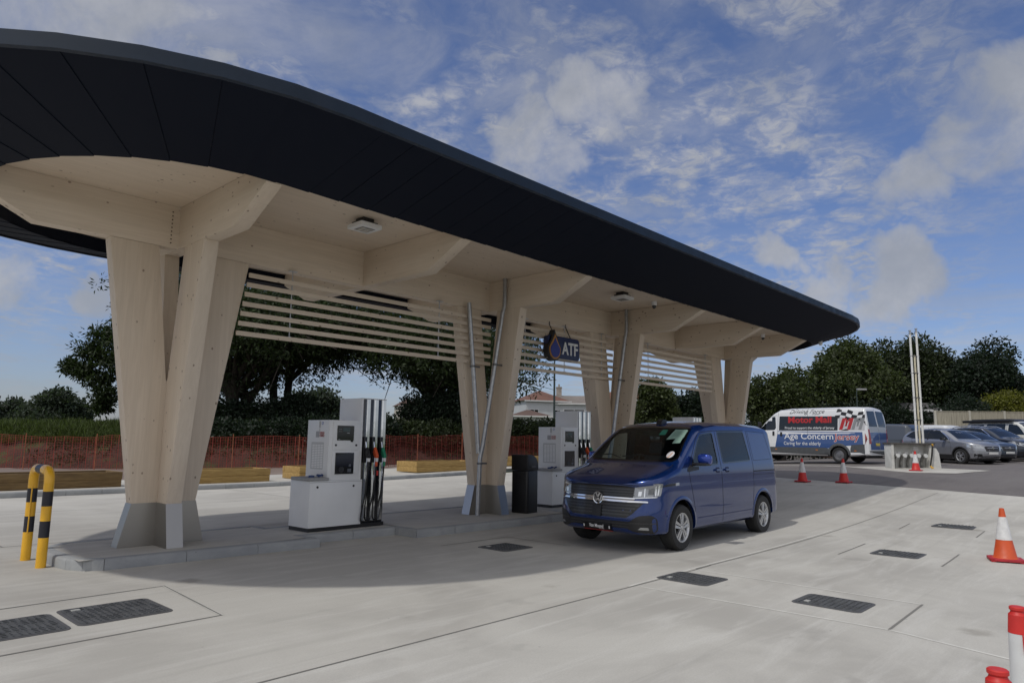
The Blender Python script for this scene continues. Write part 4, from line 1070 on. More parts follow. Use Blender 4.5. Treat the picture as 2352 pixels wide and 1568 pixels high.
pl = FV([(-.26, .295), (.26, .295), (.26, .405), (-.26, .405)], mat('show_plate', (.006, .006, .008), .3), 'show_plate', .030, .03, r=.006)
FV([(-.26, .290), (.26, .290), (.26, .303), (-.26, .303)], RED, 'plate_stripe', .034, .01, pl, .002)
for s_ in (-1, 1): FV([(s_*.235-.008, .335), (s_*.235+.008, .335), (s_*.235+.008, .375), (s_*.235-.008, .375)], WHITE2, 'plate_clip', .033, .01, pl, .002)
tm = text_mesh('Van Mossel', .070, .001, 0, .0012)
o = bpy.data.objects.new('plate_lettering', wrap_text(bv, 'F', tm, 0, .362, .034, -1, .82)); o.data.materials.append(WHITE2); C.objects.link(o); o.parent = pl
tm = text_mesh('MotorMall', .024, .001, 0, .0004)
o = bpy.data.objects.new('plate_lettering', wrap_text(bv, 'F', tm, -.09, .326, .034, -1, .9)); o.data.materials.append(WHITE2); C.objects.link(o); o.parent = pl
# round badge with stacked V and W
ZE = RM(.735); h_ = bv.ray_cast(Vector((-3, 0, ZE)), Vector((1, 0, 0)))[0]
bx = h_.x-.03; eb = MB(); eb.lathe([(.078, -.006), (.090, -.008), (.092, .02), (.078, .02)], 36, (bx, 0, ZE), 0, closed=True); em = eb.build('badge_ring', CHROME, van, smooth=40)
MB().lathe([(0, .004), (.080, .004), (.080, .02)], 30, (bx, 0, ZE), 0).build('badge_disc', GRB, em)
def bar2(b, p, q, w=.011):
    p, q = Vector(p), Vector(q); t = (q-p).normalized(); n = Vector((-t.y, t.x))*w
    P = [p-n, p+n, q+n, q-n]; b.prism([(v.x, ZE+v.y) for v in P], 0, bx-.006, bx+.006)
eb = MB()
for s_ in (-1, 1):
    bar2(eb, (s_*.034, .070), (s_*.004, .010)); bar2(eb, (s_*.070, .036), (s_*.038, -.062)); bar2(eb, (s_*.038, -.062), (s_*.006, -.004))
eb.build('badge_letters', CHROME, em)
# bonnet shut lines, doors
seam(bv, 'F', [(-.66, .93), (0, .95), (.66, .93)], van)
for s_, sd in ((-1, 'L'), (1, 'R')):
    seam(bv, 'T', [(.20, s_*.70), (.45, s_*.80), (.9, s_*.81)], van)
    seam(bv, sd, [(1.38, .29), (1.31, .62), (1.22, .90), (1.17, 1.10), (1.22, 1.235), (1.56, 1.645), (1.70, 1.75), (2.22, 1.785)], van)
    seam(bv, sd, [(2.29, .29), (2.29, 1.2), (2.25, 1.785), (3.4, 1.81)], van)
    seam(bv, sd, [(3.50, 1.81), (3.56, 1.2), (3.54, .90), (3.50, .62), (3.47, .32)], van)
    seam(bv, sd, [(3.56, 1.080), (4.62, 1.085)], van, w=.018); seam(bv, sd, [(3.55, 1.02), (4.66, 1.02)], van, w=.005)
    seam(bv, sd, [(1.42, .45), (3.44, .46)], van, w=.016, mt=mat('rub_line', (.002, .012, .09), .3, .3), off=.002)
    seam(bv, sd, [(3.62, 1.27), (4.44, 1.29), (4.28, 1.78), (3.56, 1.80), (3.62, 1.27)], van, w=.006)
    decal(bv, sd, rpoly([(.34, .915), (.80, .93), (.80, .965), (.50, .955)], .006), BLACK, 'side_strip', van, off=.004)
    decal(bv, sd, rpoly([(.72, .925), (.83, .93), (.83, .97), (.73, .965)], .006), mat('badge_silver', (.6, .6, .62), .25, .8), 'side_badge', van, off=.008)
    for x in (2.15, 2.50):
        hd = decal(bv, sd, rpoly([(x-.10, 1.115), (x+.10, 1.115), (x+.10, 1.15), (x-.10, 1.15)], .02), BLUE, 'door_handle', van, off=.035, thick=.03)
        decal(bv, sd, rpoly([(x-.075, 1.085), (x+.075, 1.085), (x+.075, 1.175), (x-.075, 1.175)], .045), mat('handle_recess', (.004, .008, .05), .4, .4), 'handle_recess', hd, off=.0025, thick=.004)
    for x in (FX, FX+WB): arch_lip(bv, x, .355, .415, s_, BLUE, van, w=.05, off=.010)
    # mirror
    mb = MB(); mb.prism(rpoly([(1.36, 1.07), (1.60, 1.08), (1.58, 1.20), (1.50, 1.235), (1.42, 1.21)], .03), 1, s_*1.02-(.10 if s_ < 0 else 0), s_*1.02+(.10 if s_ > 0 else 0)) if False else None
    mb = MB(); n = 12
    for i in range(n+1):
        ph = pi*i/n
        for j in range(17):
            th = 2*pi*j/16; r_ = sin(ph)**.45; se = lambda v: math.copysign(abs(v)**.62, v); z = 1.385+.085*r_*se(sin(th))-.012*(1-cos(ph)); yy = s_*(1.075+.118*r_*se(cos(th))); xx = 1.44-.08*cos(ph)
            mb.v.append((xx, yy, z))
    for i in range(n):
        for j in range(16): mb.f.append((i*17+j, i*17+j+1, (i+1)*17+j+1, (i+1)*17+j)); mb.m.append(0)
    mo = mb.build('door_mirror', mat('mirror_blue', (.015, .05, .32), .22, .5, coat=1.), van, smooth=50)
    MB().box(1.30, 1.48, .88, 1.16, 1.275, 1.315).build('mirror_arm', BLACK, mo, bevel=.01) if s_ > 0 else MB().box(1.30, 1.48, -1.16, -.88, 1.275, 1.315).build('mirror_arm', BLACK, mo, bevel=.01)
    decal(bv, sd, rpoly([(1.13, 1.12), (1.50, 1.15), (1.50, 1.20), (1.27, 1.198), (1.24, 1.235), (1.13, 1.17)], .012), BLACK, 'mirror_base', van, off=.006)
    wheel(van, FX, s_*.945, .345, .225, s_); wheel(van, FX+WB, s_*.945, .345, .225, s_)
    decal(bv, 'B', rpoly([(s_*.74, .95), (s_*.90, .95), (s_*.88, 1.35), (s_*.78, 1.35)], .02), TAIL, 'tail_light', van, off=.006)
    decal(bv, sd, rpoly([(4.62, .90), (4.76, .90), (4.72, 1.45), (4.63, 1.43)], .02), TAIL, 'tail_light', van, off=.004)
MB().box(.6, 4.3, -.70, .70, .25, .33).build('underbody', ARCHB, van)
# cabin
b = MB(); b.prism([(1.06, .98), (1.06, 1.24), (1.35, 1.285), (1.62, 1.23), (1.72, 1.08), (1.70, .75)], 1, -.80, .80); dash = b.build('dashboard', mat('dash', (.022, .022, .024), .7), van, bevel=.02)
b = MB(); b.lathe([(.185+.014*cos(2*pi*k/8), .014*sin(2*pi*k/8)) for k in range(8)], 28, (0, 0, 0), 2, closed=True); b.tube([(-.17, 0, 0), (.17, 0, 0)], .014, 6); b.tube([(0, -.17, 0), (0, 0, 0)], .014, 6)
sw = b.build('steering_wheel', BLACK, van, smooth=50); sw.location = (1.80, .42, 1.25); sw.rotation_euler = (0, radians(-62), 0)
SEAT = mat('seat_cloth', (.05, .05, .055), .9, 0, .15, 30)
for sx, sy in ((2.15, .42), (2.15, -.42), (3.2, .42), (3.2, -.05), (3.2, -.5)):
    b = MB(); b.prism(rpoly([(sx-.25, .72), (sx+.22, .72), (sx+.36, 1.38), (sx+.24, 1.40), (sx+.10, .88), (sx-.25, .88)], .04), 1, sy-.22, sy+.22); st_ = b.build('seat', SEAT, van, bevel=.03)
    MB().prism(rpoly([(sx+.25, 1.42), (sx+.35, 1.42), (sx+.38, 1.62), (sx+.30, 1.63)], .03), 1, sy-.13, sy+.13).build('headrest', SEAT, st_, bevel=.03)
b = MB(); b.box(1.70, 1.73, -.10, .10, 1.66, 1.73); b.build('interior_mirror', BLACKG, van, bevel=.008)
MB().box(1.33, 1.56, -.46, -.20, 1.290, 1.293).build('dashboard_papers', mat('paper', (.55, .60, .62), .7), dash)
pp_ = decal(bv, 'F', [(-.40, 1.62), (-.68, 1.655), (-.66, 1.79), (-.43, 1.795)], mat('notice_paper', (.42, .50, .42), .7), 'window_notice', van, off=-.010, thick=0)
decal(bv, 'F', [(-.55, 1.56), (-.68, 1.57), (-.67, 1.66), (-.55, 1.65)], mat('notice_paper', (.5, .6, .5), .7), 'window_notice', van, off=-.010, thick=0)
b2 = [(.0, 0)]
for i, z in enumerate((1.755, 1.735, 1.715, 1.695, 1.675)): decal(bv, 'F', [(-.46, z), (-.62+.02*(i % 2), z), (-.62+.02*(i % 2), z+.006), (-.46, z+.006)], mat('print_grey', (.22, .28, .24), .7), 'printed_line', pp_, off=-.007, thick=0)
cq = [(-.655+.062*cos(2*pi*k/24), 1.385+.052*sin(2*pi*k/24)) for k in range(24)]
st_ = decal(bv, 'F', cq, mat('sticker_white', (.58, .57, .59), .5), 'round_sticker', van, off=-.004, thick=0)
tm = text_mesh('J', .085, .0005, .3, .003); o = bpy.data.objects.new('sticker_letter', wrap_text(bv, 'F', tm, -.655, 1.385, -.002, -1)); o.data.materials.append(mat('sticker_orange', (.55, .25, .10), .5)); C.objects.link(o); o.parent = st_ or van
decal(bv, 'F', [(-.20, 1.70), (-.32, 1.70), (-.30, 1.79), (-.20, 1.79)], mat('green_tag', (.03, .25, .17), .6), 'green_tag', van, off=-.010, thick=0)
b = MB(); b.prism(rpoly([(1.84, 1.93), (2.02, 1.97), (2.05, 2.01), (1.95, 2.03), (1.87, 2.01)], .02), 1, -.055, .055); b.build('roof_aerial', BLACK, van, bevel=.01)
for s_ in (-.35, .25):
    MB().tube([(1.02, s_, 1.37), (1.16, s_+.30, 1.43), (1.10, s_+.62, 1.39)] if s_ < 0 else [(1.02, s_, 1.37), (1.12, s_+.25, 1.425), (1.12, s_+.52, 1.40)], .009, 6).build('wiper', BLACK, van)
# ---------------------------------------------------------------- minibus (front points away to the left)
BW = paint('bus_white', (.74, .75, .76), .0, .35); NAVYP = paint('bus_blue', (.03, .085, .26), .2, .35); GREYP = mat('bus_grey', (.075, .08, .085), .6, 0, .1, 6)
bus = thing('parked_minibus', 'white and blue high roof minibus with lettering on its side, behind the two cones', 'minibus', (34.91, 15.69, .79), radians(-97))
BB = Body(6.363, 2.05,
   top=[(0, .80), (.04, .95), (.30, 1.14), (.75, 1.30), (.95, 1.42), (1.45, 1.95), (1.85, 2.32), (2.15, 2.47), (2.7, 2.52), (5.5, 2.53), (6.1, 2.50), (6.26, 2.42), (6.363, 1.6)],
   bot=[(0, .32), (.3, .26), (.9, .28), (5.5, .30), (6.363, .36)],
   tum=[(.2, .95), (.4, .99), (.8, 1.0), (1.35, .995), (1.42, .985), (2.0, .945), (2.53, .88)], fa=.6, fn=3, ra=.10, rn=3.4, rc=((0, .06), (1.2, .10), (2.2, .14)), crown=.05,
   nose=[(.3, .02), (.5, 0), (.9, .05), (1.2, .05)], tail=[(.3, 0), (1.2, .02), (2.4, .12)], sw=.05)
me = BB.mesh(); vb = tree_of(me); me.materials.append(BW)
body = boolean(me, [arch_cut(x, .42, 2.05, .345, s_) for x in (.948, 4.983) for s_ in (-1, 1)]); finish(body)
o = bpy.data.objects.new('body', body); C.objects.link(o); o.parent = bus
def BD(sd, poly, mt, name, off=.004, par=bus, r=.02, thick=.01, step=.25): return decal(vb, sd, rpoly(poly, r), mt, name, par, off=off, thick=thick, step=step)
for sd, s_ in (('L', -1), ('R', 1)):
    BD(sd, [(1.92, .66), (2.08, 1.41), (6.30, 1.37), (6.30, .84), (5.60, .78)]+[(4.983+.47*cos(radians(q_)), .345+.47*sin(radians(q_))) for q_ in range(60, 150, 10)]+[(4.50, .64)], NAVYP, 'blue_livery', .002, r=.0)
    BD(sd, [(1.5, .40), (1.5, .66), (4.40, .66), (4.53, .62), (4.50, .34)], GREYP, 'sill_cladding', .006)
    BD(sd, [(5.50, .30), (5.50, .62), (5.56, .80), (6.33, .86), (6.33, .34)], GREYP, 'corner_cladding', .006)
    arch_lip(vb, 4.983, .345, .43, s_, GREYP, bus, w=.10, off=.02); arch_lip(vb, .948, .345, .43, s_, GREYP, bus, w=.06, off=.02)
    bw = BD(sd, [(2.13, 1.42), (2.16, 2.10), (6.16, 2.06), (6.14, 1.40)] if sd == 'R' else [(2.13, 1.44), (2.16, 2.12), (4.99, 2.08), (4.97, 1.44)], GLASS_D, 'side_glazing', .004, r=.03)
    BD(sd, [(1.20, 1.52), (1.66, 2.06), (1.95, 2.11), (1.98, 1.56), (1.90, 1.46), (1.3, 1.45)], GLASS_D, 'cab_window', .004, r=.06)
    BD(sd, [(1.80, 1.20), (1.90, 1.20), (1.90, 1.40), (1.80, 1.40)], BLACK, 'door_handle', .02)
    BD(sd, [(2.20, 1.17), (2.30, 1.17), (2.30, 1.36), (2.20, 1.36)], BLACK, 'door_handle', .02)
    for x in (1.96, 3.97, 5.72): BD(sd, [(x-.05, .53), (x+.05, .53), (x+.05, .57), (x-.05, .57)], AMBER, 'side_marker', .012, r=.005)
    BD(sd, [(6.17, .84), (6.17, 1.30), (6.28, 1.52), (6.335, 1.50), (6.345, .84)], TAIL, 'tail_light', .010, r=.02)
    BD(sd, [(6.24, 1.0), (6.24, 1.2), (6.33, 1.2), (6.33, 1.0)], LAMP, 'reversing_lamp', .014, r=.02)
    for pts in ([(2.05, .42), (2.05, 1.0), (2.10, 2.42)], [(3.56, .40), (3.56, 2.46)], [(1.10, .5), (1.12, 1.40), (1.62, 2.12), (2.02, 2.16)], [(2.1, 2.42), (5.0, 2.42)], [(3.6, 1.04), (5.0, 1.04)]): seam(vb, sd, pts, bus, w=.012)
    wheel(bus, .948, s_*1.00, .345, .225, s_, STEELW, style='steel'); wheel(bus, 4.983, s_*1.00, .345, .225, s_, STEELW, style='steel')
    BD('B', [(s_*.80, .86), (s_*.97, .86), (s_*.96, 1.5), (s_*.86, 1.5)], TAIL, 'tail_light', .008)
    BD('B', [(s_*.06, 1.62), (s_*.86, 1.62), (s_*.80, 2.30), (s_*.06, 2.32)], GLASS_D, 'rear_window', .006, r=.05)
    BD('B', [(s_*.02, .60), (s_*.86, .60), (s_*.86, 1.36), (s_*.02, 1.38)], NAVYP, 'blue_livery', .003)
    BD('B', [(s_*.02, 1.38), (s_*.88, 1.38), (s_*.88, 1.62), (s_*.02, 1.62)], mat('livery_silver', (.42, .43, .44), .3, .3), 'silver_livery', .003)
    BD('F', [(s_*.52, .82), (s_*.92, .86), (s_*.90, 1.16), (s_*.60, 1.05)], LAMP, 'headlight', .01)
BD('B', [(-.98, .32), (.98, .32), (.98, .56), (-.98, .56)], GREYP, 'rear_bumper', .05, thick=.05)
BD('B', [(-.40, .78), (-.02, .78), (-.02, .90), (-.40, .90)], mat('plate_y', (.60, .48, .08), .4), 'number_plate', .02)
seam(vb, 'B', [(0, .56), (0, 2.42)], bus, w=.014)
BD('F', [(-.75, 1.45), (-.86, 1.5), (-.68, 2.2), (.68, 2.2), (.86, 1.5), (.75, 1.45)], GLASS_D, 'windscreen', .004, r=.05)
BD('F', [(-.50, .55), (.50, .55), (.48, .95), (-.48, .95)], GREYP, 'grille', .008)
MB().box(.2, 6.1, -.85, .85, .26, .34).build('underbody', ARCHB, bus)
for s_ in (-1, 1): 
    b = MB(); b.box(1.18, 1.28, s_*1.20-.10, s_*1.20+.10, 1.45, 1.85); b.box(1.2, 1.25, s_*1.05-.08, s_*1.05+.08, 1.50, 1.56); b.build('door_mirror', BLACK, bus, bevel=.02)
def bus_text(s, size, cx_, cz, mt, name, par, sx=1., bold=.0, shear=0, off=.010):
    tm = text_mesh(s, size, .001, shear, bold); o = bpy.data.objects.new(name, wrap_text(vb, 'L', tm, cx_, cz, off, 1, sx)); o.data.materials.append(mt); C.objects.link(o); o.parent = par
    return o
LW, LR = mat('letter_white', (.75, .76, .78), .5), mat('letter_red', (.42, .02, .025), .5)
bus_text('Age Concern', .40, 3.60, 1.165, LW, 'lettering', bus, 1.10, .004); bus_text('Jersey', .40, 5.37, 1.145, LW, 'lettering', bus, 1.10, .016); bus_text('Jersey', .40, 5.37, 1.145, LR, 'lettering', bus, 1.10, .002, off=.014)
bus_text('Caring for the elderly', .225, 3.27, .835, LW, 'lettering', bus, .92, .001)
bus_text('Motor Mall', .40, 3.65, 1.925, LR, 'lettering', bus, 1.17, .014); bus_text('Proud to support the elderly of Jersey', .150, 3.63, 1.56, LW, 'lettering', bus, 1.03, .001)
bus_text('Driving Force', .27, 3.50, 2.315, mat('letter_black', (.02, .02, .02), .5), 'lettering', bus, 1.13, -.002, .45); bus_text('THE', .06, 2.98, 2.455, MATS['letter_black'], 'lettering', bus); bus_text('IN JERSEY', .06, 3.97, 2.19, MATS['letter_black'], 'lettering', bus, 1.5)
pn = BD('L', [(5.02, 1.44), (5.02, 2.05), (6.17, 2.02), (6.16, 1.44)], mat('livery_pale', (.50, .50, .52), .35), 'logo_panel', .003, r=.01)
def emm(x0, w, mt, h0=1.48, h1=1.99, sl=.16):
    def S(x, t): return (x0+x*w+sl*t, h0+(h1-h0)*t)
    for poly in ([S(0, 0), S(.30, 0), S(.30, 1), S(0, 1)], [S(.70, 0), S(1, 0), S(1, 1), S(.70, 1)], [S(.28, 1), S(.50, .30), S(.62, .30), S(.52, .72), S(.36, 1)], [S(.72, 1), S(.50, .30), S(.40, .30), S(.48, .72), S(.64, 1)]):
        decal(vb, 'L', poly, mt, 'logo_letter', pn, off=.007, thick=.004)
emm(5.04, .50, LR); emm(5.58, .44, mat('livery_grey', (.24, .25, .26), .4))
CH = mat('livery_black', (.015, .015, .017), .4)
# waving chequered flag, 5 x 3 cells
for i in range(6):
    for j in range(3):
        if (i+j) % 2: continue
        def F(u, v): return (4.86+u*.235+.11*(1-v/3)*0+v*-.0+(2.2-v)*.05, 2.41-v*.145-.028*u+.05*sin(u*1.3))
        poly = [F(i, j), F(i+1, j), F(i+1, j+1), F(i, j+1)]
        decal(vb, 'L', poly, CH, 'flag_square', bus, off=.005, thick=.003)
for poly in ([(6.12, 1.84), (6.32, 1.86), (6.33, 1.62), (6.22, 1.66)], [(5.10, 1.43), (5.48, 1.44), (5.36, 1.52)]): decal(vb, 'L', poly, CH, 'flag_square', bus, off=.006, thick=.003)

# ---------------------------------------------------------------- other parked vehicles
def car(name, label, cat, org, rz, pnt, Ln, W, H, wb, foh, rails=False, style='multi', emblem=False, group='cars in the row on the right'):
    t = thing(name, label, cat, (org[0], org[1], G(*org)+.004), radians(rz), group); k = H/1.60; q = Ln/4.21
    B_ = Body(Ln, W, top=[(0, .62*k), (.03*q, .80*k), (.14*q, .91*k), (.5*q, 1.0*k), (1.0*q, 1.07*k), (1.12*q, 1.12*k), (1.55*q, 1.38*k), (1.82*q, 1.51*k), (2.15*q, 1.575*k), (2.7*q, 1.59*k), (3.4*q, 1.54*k), (3.75*q, 1.46*k), (3.92*q, 1.34*k), (4.10*q, 1.06*k), (4.19*q, .98*k), (4.21*q, .7*k)],
        bot=[(0, .30), (.3, .22), (.9, .20), (Ln-.8, .22), (Ln, .38)], tum=[(.2, .94), (.45, .99), (.75*k, 1.0), (.98*k, .975), (1.02*k, .955), (1.5*k, .76), (1.65*k, .66)],
        fa=.75, fn=2.6, ra=.35, rn=2.6, rc=((0, .07), (1.*q, .08), (2*q, .11)), crown=.04, nose=[(.2, .06), (.45, 0), (.6, .0), (.8, .04), (.95, .12)], tail=[(.4, .03), (.8, 0), (1.1, .03), (1.5, .12)], sw=.05)
    me = B_.mesh(); bv_ = tree_of(me); me.materials.append(pnt); R = .335
    bd = boolean(me, [arch_cut(x, R+.045, W, R, s_) for x in (foh, foh+wb) for s_ in (-1, 1)]); finish(bd)
    o = bpy.data.objects.new('body', bd); C.objects.link(o); o.parent = t
    def D(sd, poly, mt, nm, off=.004, r=.02, par=t, thick=.01, step=.15): return decal(bv_, sd, rpoly(poly, r), mt, nm, par, off=off, thick=thick, step=step)
    for sd, s_ in (('L', -1), ('R', 1)):
        D(sd, [(a*q, b_*k) for a, b_ in ((1.35, 1.055), (1.52, 1.20), (1.95, 1.455), (2.3, 1.51), (2.9, 1.51), (3.45, 1.43), (3.78, 1.20), (3.4, 1.10))], GLASS_D, 'side_glazing', r=.03)
        D(sd, [(a*q, b_*k) for a, b_ in ((2.50, 1.05), (2.50, 1.53), (2.57, 1.53), (2.57, 1.05))], BLACK, 'door_pillar', .008, .005)
        seam(bv_, sd, [(a*q, b_*k) for a, b_ in ((1.40, 1.06), (1.56, 1.21), (1.97, 1.475), (2.3, 1.53), (2.9, 1.53), (3.46, 1.45), (3.82, 1.20))], t, 'window_trim', .03, CHROME if rails or emblem else SEAM, .009)
        D(sd, [(foh+R+.09, .24), (foh+R+.09, .40), (foh+wb-R-.09, .42), (foh+wb-R-.09, .25)], ARCHB, 'sill_cladding', .010)
        for x in (foh, foh+wb): arch_lip(bv_, x, R, R+.045, s_, ARCHB, t, w=.05, off=.012)
        for pts in ([(1.32*q, .30), (1.30*q, .8*k), (1.42*q, 1.06*k)], [(2.53*q, .28), (2.55*q, 1.05*k)], [(3.30*q, .75*k), (3.42*q, 1.08*k)], [(1.3*q, .93*k), (2.5*q, .90*k), (3.5*q, .98*k)]): seam(bv_, sd, pts, t, w=.008)
        for x in (2.36, 3.22): D(sd, [(x*q-.09, .88*k), (x*q+.09, .885*k), (x*q+.09, .915*k), (x*q-.09, .91*k)], pnt, 'door_handle', .03, .01)
        D('F', [(s_*.40*W/1.77, .67*k), (s_*.74*W/1.77, .70*k), (s_*.80*W/1.77, .86*k), (s_*.52*W/1.77, .80*k)], LAMP, 'headlight', .006)
        D(sd, [(.30, .70*k), (.52, .73*k), (.66, .86*k), (.36, .85*k)], LAMP, 'headlight_side', .004, .02)
        D(sd, [(.34, .735*k), (.50, .75*k), (.50, .765*k), (.34, .75*k)], LAMPW, 'daylight_strip', .009, .005)
        D('F', [(s_*.50, .30), (s_*.76, .34), (s_*.76, .46), (s_*.54, .44)], BLACK, 'fog_recess', .006)
        D('B', [(s_*.48, .86*k), (s_*.78, .88*k), (s_*.74, 1.0*k), (s_*.5, .98*k)], TAIL, 'tail_light', .006); D(sd, [(Ln-.34, .88*k), (Ln-.12, .88*k), (Ln-.16, 1.0*k), (Ln-.30, 1.0*k)], TAIL, 'tail_light', .004)
        b = MB(); b.prism(rpoly([(1.52*q, 1.02*k), (1.68*q, 1.03*k), (1.66*q, 1.15*k), (1.56*q, 1.15*k)], .03), 1, s_*(W/2+.10)-.09, s_*(W/2+.10)+.09); b.box(1.58*q, 1.63*q, s_*(W/2-.02)-.09, s_*(W/2-.02)+.09, 1.02*k, 1.05*k); b.build('door_mirror', BLACK, t, bevel=.02)
        for x in (foh, foh+wb): wheel(t, x, s_*(W/2-.015), R, .215, s_, RIM, style=style)
        if rails:
            MB().tube([(1.9*q, s_*.56, 1.50*k), (2.15*q, s_*.58, 1.585*k), (2.8*q, s_*.585, 1.61*k), (3.4*q, s_*.57, 1.565*k), (3.6*q, s_*.56, 1.50*k)], .018, 8).build('roof_rail', CHROME, t, smooth=50)
    D('F', [(-.66, 1.10*k), (-.52, 1.46*k), (0, 1.49*k), (.52, 1.46*k), (.66, 1.10*k), (0, 1.085*k)], GLASS_D, 'windscreen', .004, .04)
    g = D('F', [(-.36, .56*k), (-.42, .74*k), (-.36, .775*k), (.36, .775*k), (.42, .74*k), (.36, .56*k)], BLACK, 'grille', .006)
    decal(bv_, 'F', [(-.30, .705*k), (.30, .705*k), (.30, .718*k), (-.30, .718*k)], CHROME, 'grille_strip', g, off=.02, thick=.012)
    MB().lathe([(.040, 0), (.052, 0), (.052, .015), (.040, .015)], 20, (bv_.ray_cast(Vector((-3, 0, .7*k)), Vector((1, 0, 0)))[0].x-.028, 0, .71*k), 0, closed=True).build('badge', CHROME, g)
    D('F', [(-.26, .43*k), (.26, .43*k), (.26, .53*k), (-.26, .53*k)], mat('plate_white', (.66, .66, .64), .45), 'number_plate', .03, .005)
    D('F', [(-.80, .24), (.80, .24), (.74, .34), (.40, .36), (-.40, .36), (-.74, .34)], BLACK, 'lower_grille', .008)
    D('F', [(-.46, .235), (.46, .235), (.50, .275), (-.50, .275)], mat('skid_silver', (.4, .41, .42), .35, .6), 'skid_plate', .02)
    D('B', [(-.55, 1.12*k), (.55, 1.12*k), (.46, 1.42*k), (-.46, 1.42*k)], GLASS_D, 'rear_window', .004)
    MB().box(.3, Ln-.3, -.68, .68, .17, .24).build('underbody', ARCHB, t)
    return t
o0 = Vector((36.35, 6.76)); a = radians(60); ux, uy = Vector((cos(a), sin(a))), Vector((sin(a), -cos(a)))
SO = o0-ux*.87+uy*.88
car('parked_car', 'silver grey crossover nearest in the row right of the vent stack', 'car', SO, 60, paint('silver', (.30, .31, .34), .6, .3), 4.21, 1.77, 1.60, 2.6, .87, emblem=True)
car('parked_car', 'grey blue hatchback almost hidden behind the silver crossover', 'car', SO+uy*2.4+ux*1.1, 60, paint('slate', (.055, .075, .11), .5, .3), 4.2, 1.78, 1.52, 2.58, .88)
car('parked_car', 'dark SUV with silver roof rails between silver crossover and cream campervan', 'car', SO+uy*4.9+ux*1.75, 60, paint('midnight', (.015, .022, .040), .4, .28), 4.6, 1.88, 1.70, 2.7, .90, rails=True)
car('parked_car', 'white car with dark windows at the right edge beyond the campervan', 'car', SO+uy*10.6+ux*2.2, 60, paint('white_car', (.68, .69, .70), 0, .35), 4.3, 1.78, 1.50, 2.6, .87)
def plain_van(label, org, rz, pnt, awning=False, z=None, glaze=True, H=1.0):
    t = thing('parked_van', label, 'van', (org[0], org[1], G(*org)+.004), radians(rz), 'vans parked in the yard')
    me = B.mesh(); me.materials.append(pnt)
    bd = boolean(me, [arch_cut(x, .385, 1.904, .345, s_) for x in (FX, FX+WB) for s_ in (-1, 1)]); finish(bd)
    o = bpy.data.objects.new('body', bd); C.objects.link(o); o.parent = t
    def D(sd, poly, mt, nm, off=.004, thick=.01): return decal(bv, sd, poly, mt, nm, t, off=off, thick=thick, step=.2)
    for sd, s_ in (('L', -1), ('R', 1)):
        D(sd, wd_front, GLASS_D, 'side_window')
        if glaze: D(sd, wd_mid, GLASS_D, 'side_window'); D(sd, rpoly([(3.60, 1.26), (3.55, 1.76), (4.32, 1.74), (4.46, 1.28)], .05), GLASS_D, 'side_window')
        for pts in ([(1.38, .29), (1.31, .62), (1.22, .90)], [(2.29, .29), (2.29, 1.2), (2.25, 1.785)], [(3.50, 1.80), (3.54, .90), (3.50, .62)], [(3.56, 1.08), (4.62, 1.08)]): seam(bv, sd, pts, t, w=.010)
        arch_lip(bv, FX, .345, .385, s_, pnt, t, w=.05, off=.010); arch_lip(bv, FX+WB, .345, .385, s_, pnt, t, w=.05, off=.010)
        for x in (FX, FX+WB): wheel(t, x, s_*.945, .345, .225, s_, style='star')
        D('F', rpoly([(s_*.60, .745), (s_*.93, .765), (s_*.93, .955), (s_*.62, .905)], .02), LAMP, 'headlight', .006)
        D('B', rpoly([(s_*.74, .95), (s_*.90, .95), (s_*.88, 1.35), (s_*.78, 1.35)], .02), TAIL, 'tail_light', .006)
        D(sd, rpoly([(4.62, .90), (4.76, .90), (4.72, 1.45), (4.63, 1.43)], .02), TAIL, 'tail_light', .006)
        b = MB(); b.prism(rpoly([(1.42, 1.05), (1.56, 1.06), (1.54, 1.26), (1.44, 1.26)], .03), 1, s_*1.04-.10, s_*1.04+.10); b.build('door_mirror', pnt, t, bevel=.02)
    D('F', ws, GLASS_D, 'windscreen'); D('F', rpoly([(-.55, .50), (.55, .50), (.60, .90), (-.60, .90)], .03), BLACK, 'grille', .006)
    D('B', rpoly([(-.62, 1.12), (.62, 1.12), (.56, 1.72), (-.56, 1.72)], .05), GLASS_D, 'rear_window'); D('F', [(-.26, .30), (.26, .30), (.26, .40), (-.26, .40)], MATS['plate_white'], 'number_plate', .02)
    MB().box(.6, 4.3, -.70, .70, .25, .33).build('underbody', ARCHB, t)
    if awning:
        for s_ in (1,):
            b = MB(); b.prism(rpoly([(s_*.78, 1.93), (s_*.95, 1.90), (s_*.96, 2.03), (s_*.80, 2.05)], .02), 0, 1.9, 4.75); b.build('awning', BLACK, t, bevel=.01)
        b = MB(); b.prism(rpoly([(1.9, 1.93), (4.5, 1.97), (4.4, 2.10), (2.3, 2.10)], .05), 1, -.65, .65); b.build('pop_top', BLACK, t, bevel=.02)
    return t
plain_van('cream campervan with black awning along its roof, behind the dark SUV', SO+uy*7.7+ux*2.35, 60, paint('cream', (.60, .60, .56), 0, .35), True)
pr0 = lambda px, D: Vector(((FW*D+RT*((px-1176)/1602.6*D)).x, (FW*D+RT*((px-1176)/1602.6*D)).y))
plain_van('dark grey panel van parked right behind the white minibus', pr0(2084, 37.5)-Matrix.Rotation(radians(-100), 2) @ Vector((4.9, -.95)), -100, paint('grey_van', (.075, .085, .10), .4, .3), glaze=False)
plain_van('white panel van in the back row behind the vent stack', pr0(2168, 43)-Matrix.Rotation(radians(-110), 2) @ Vector((4.9, -.95)), -110, paint('white_van', (.66, .68, .71), 0, .35), glaze=False)

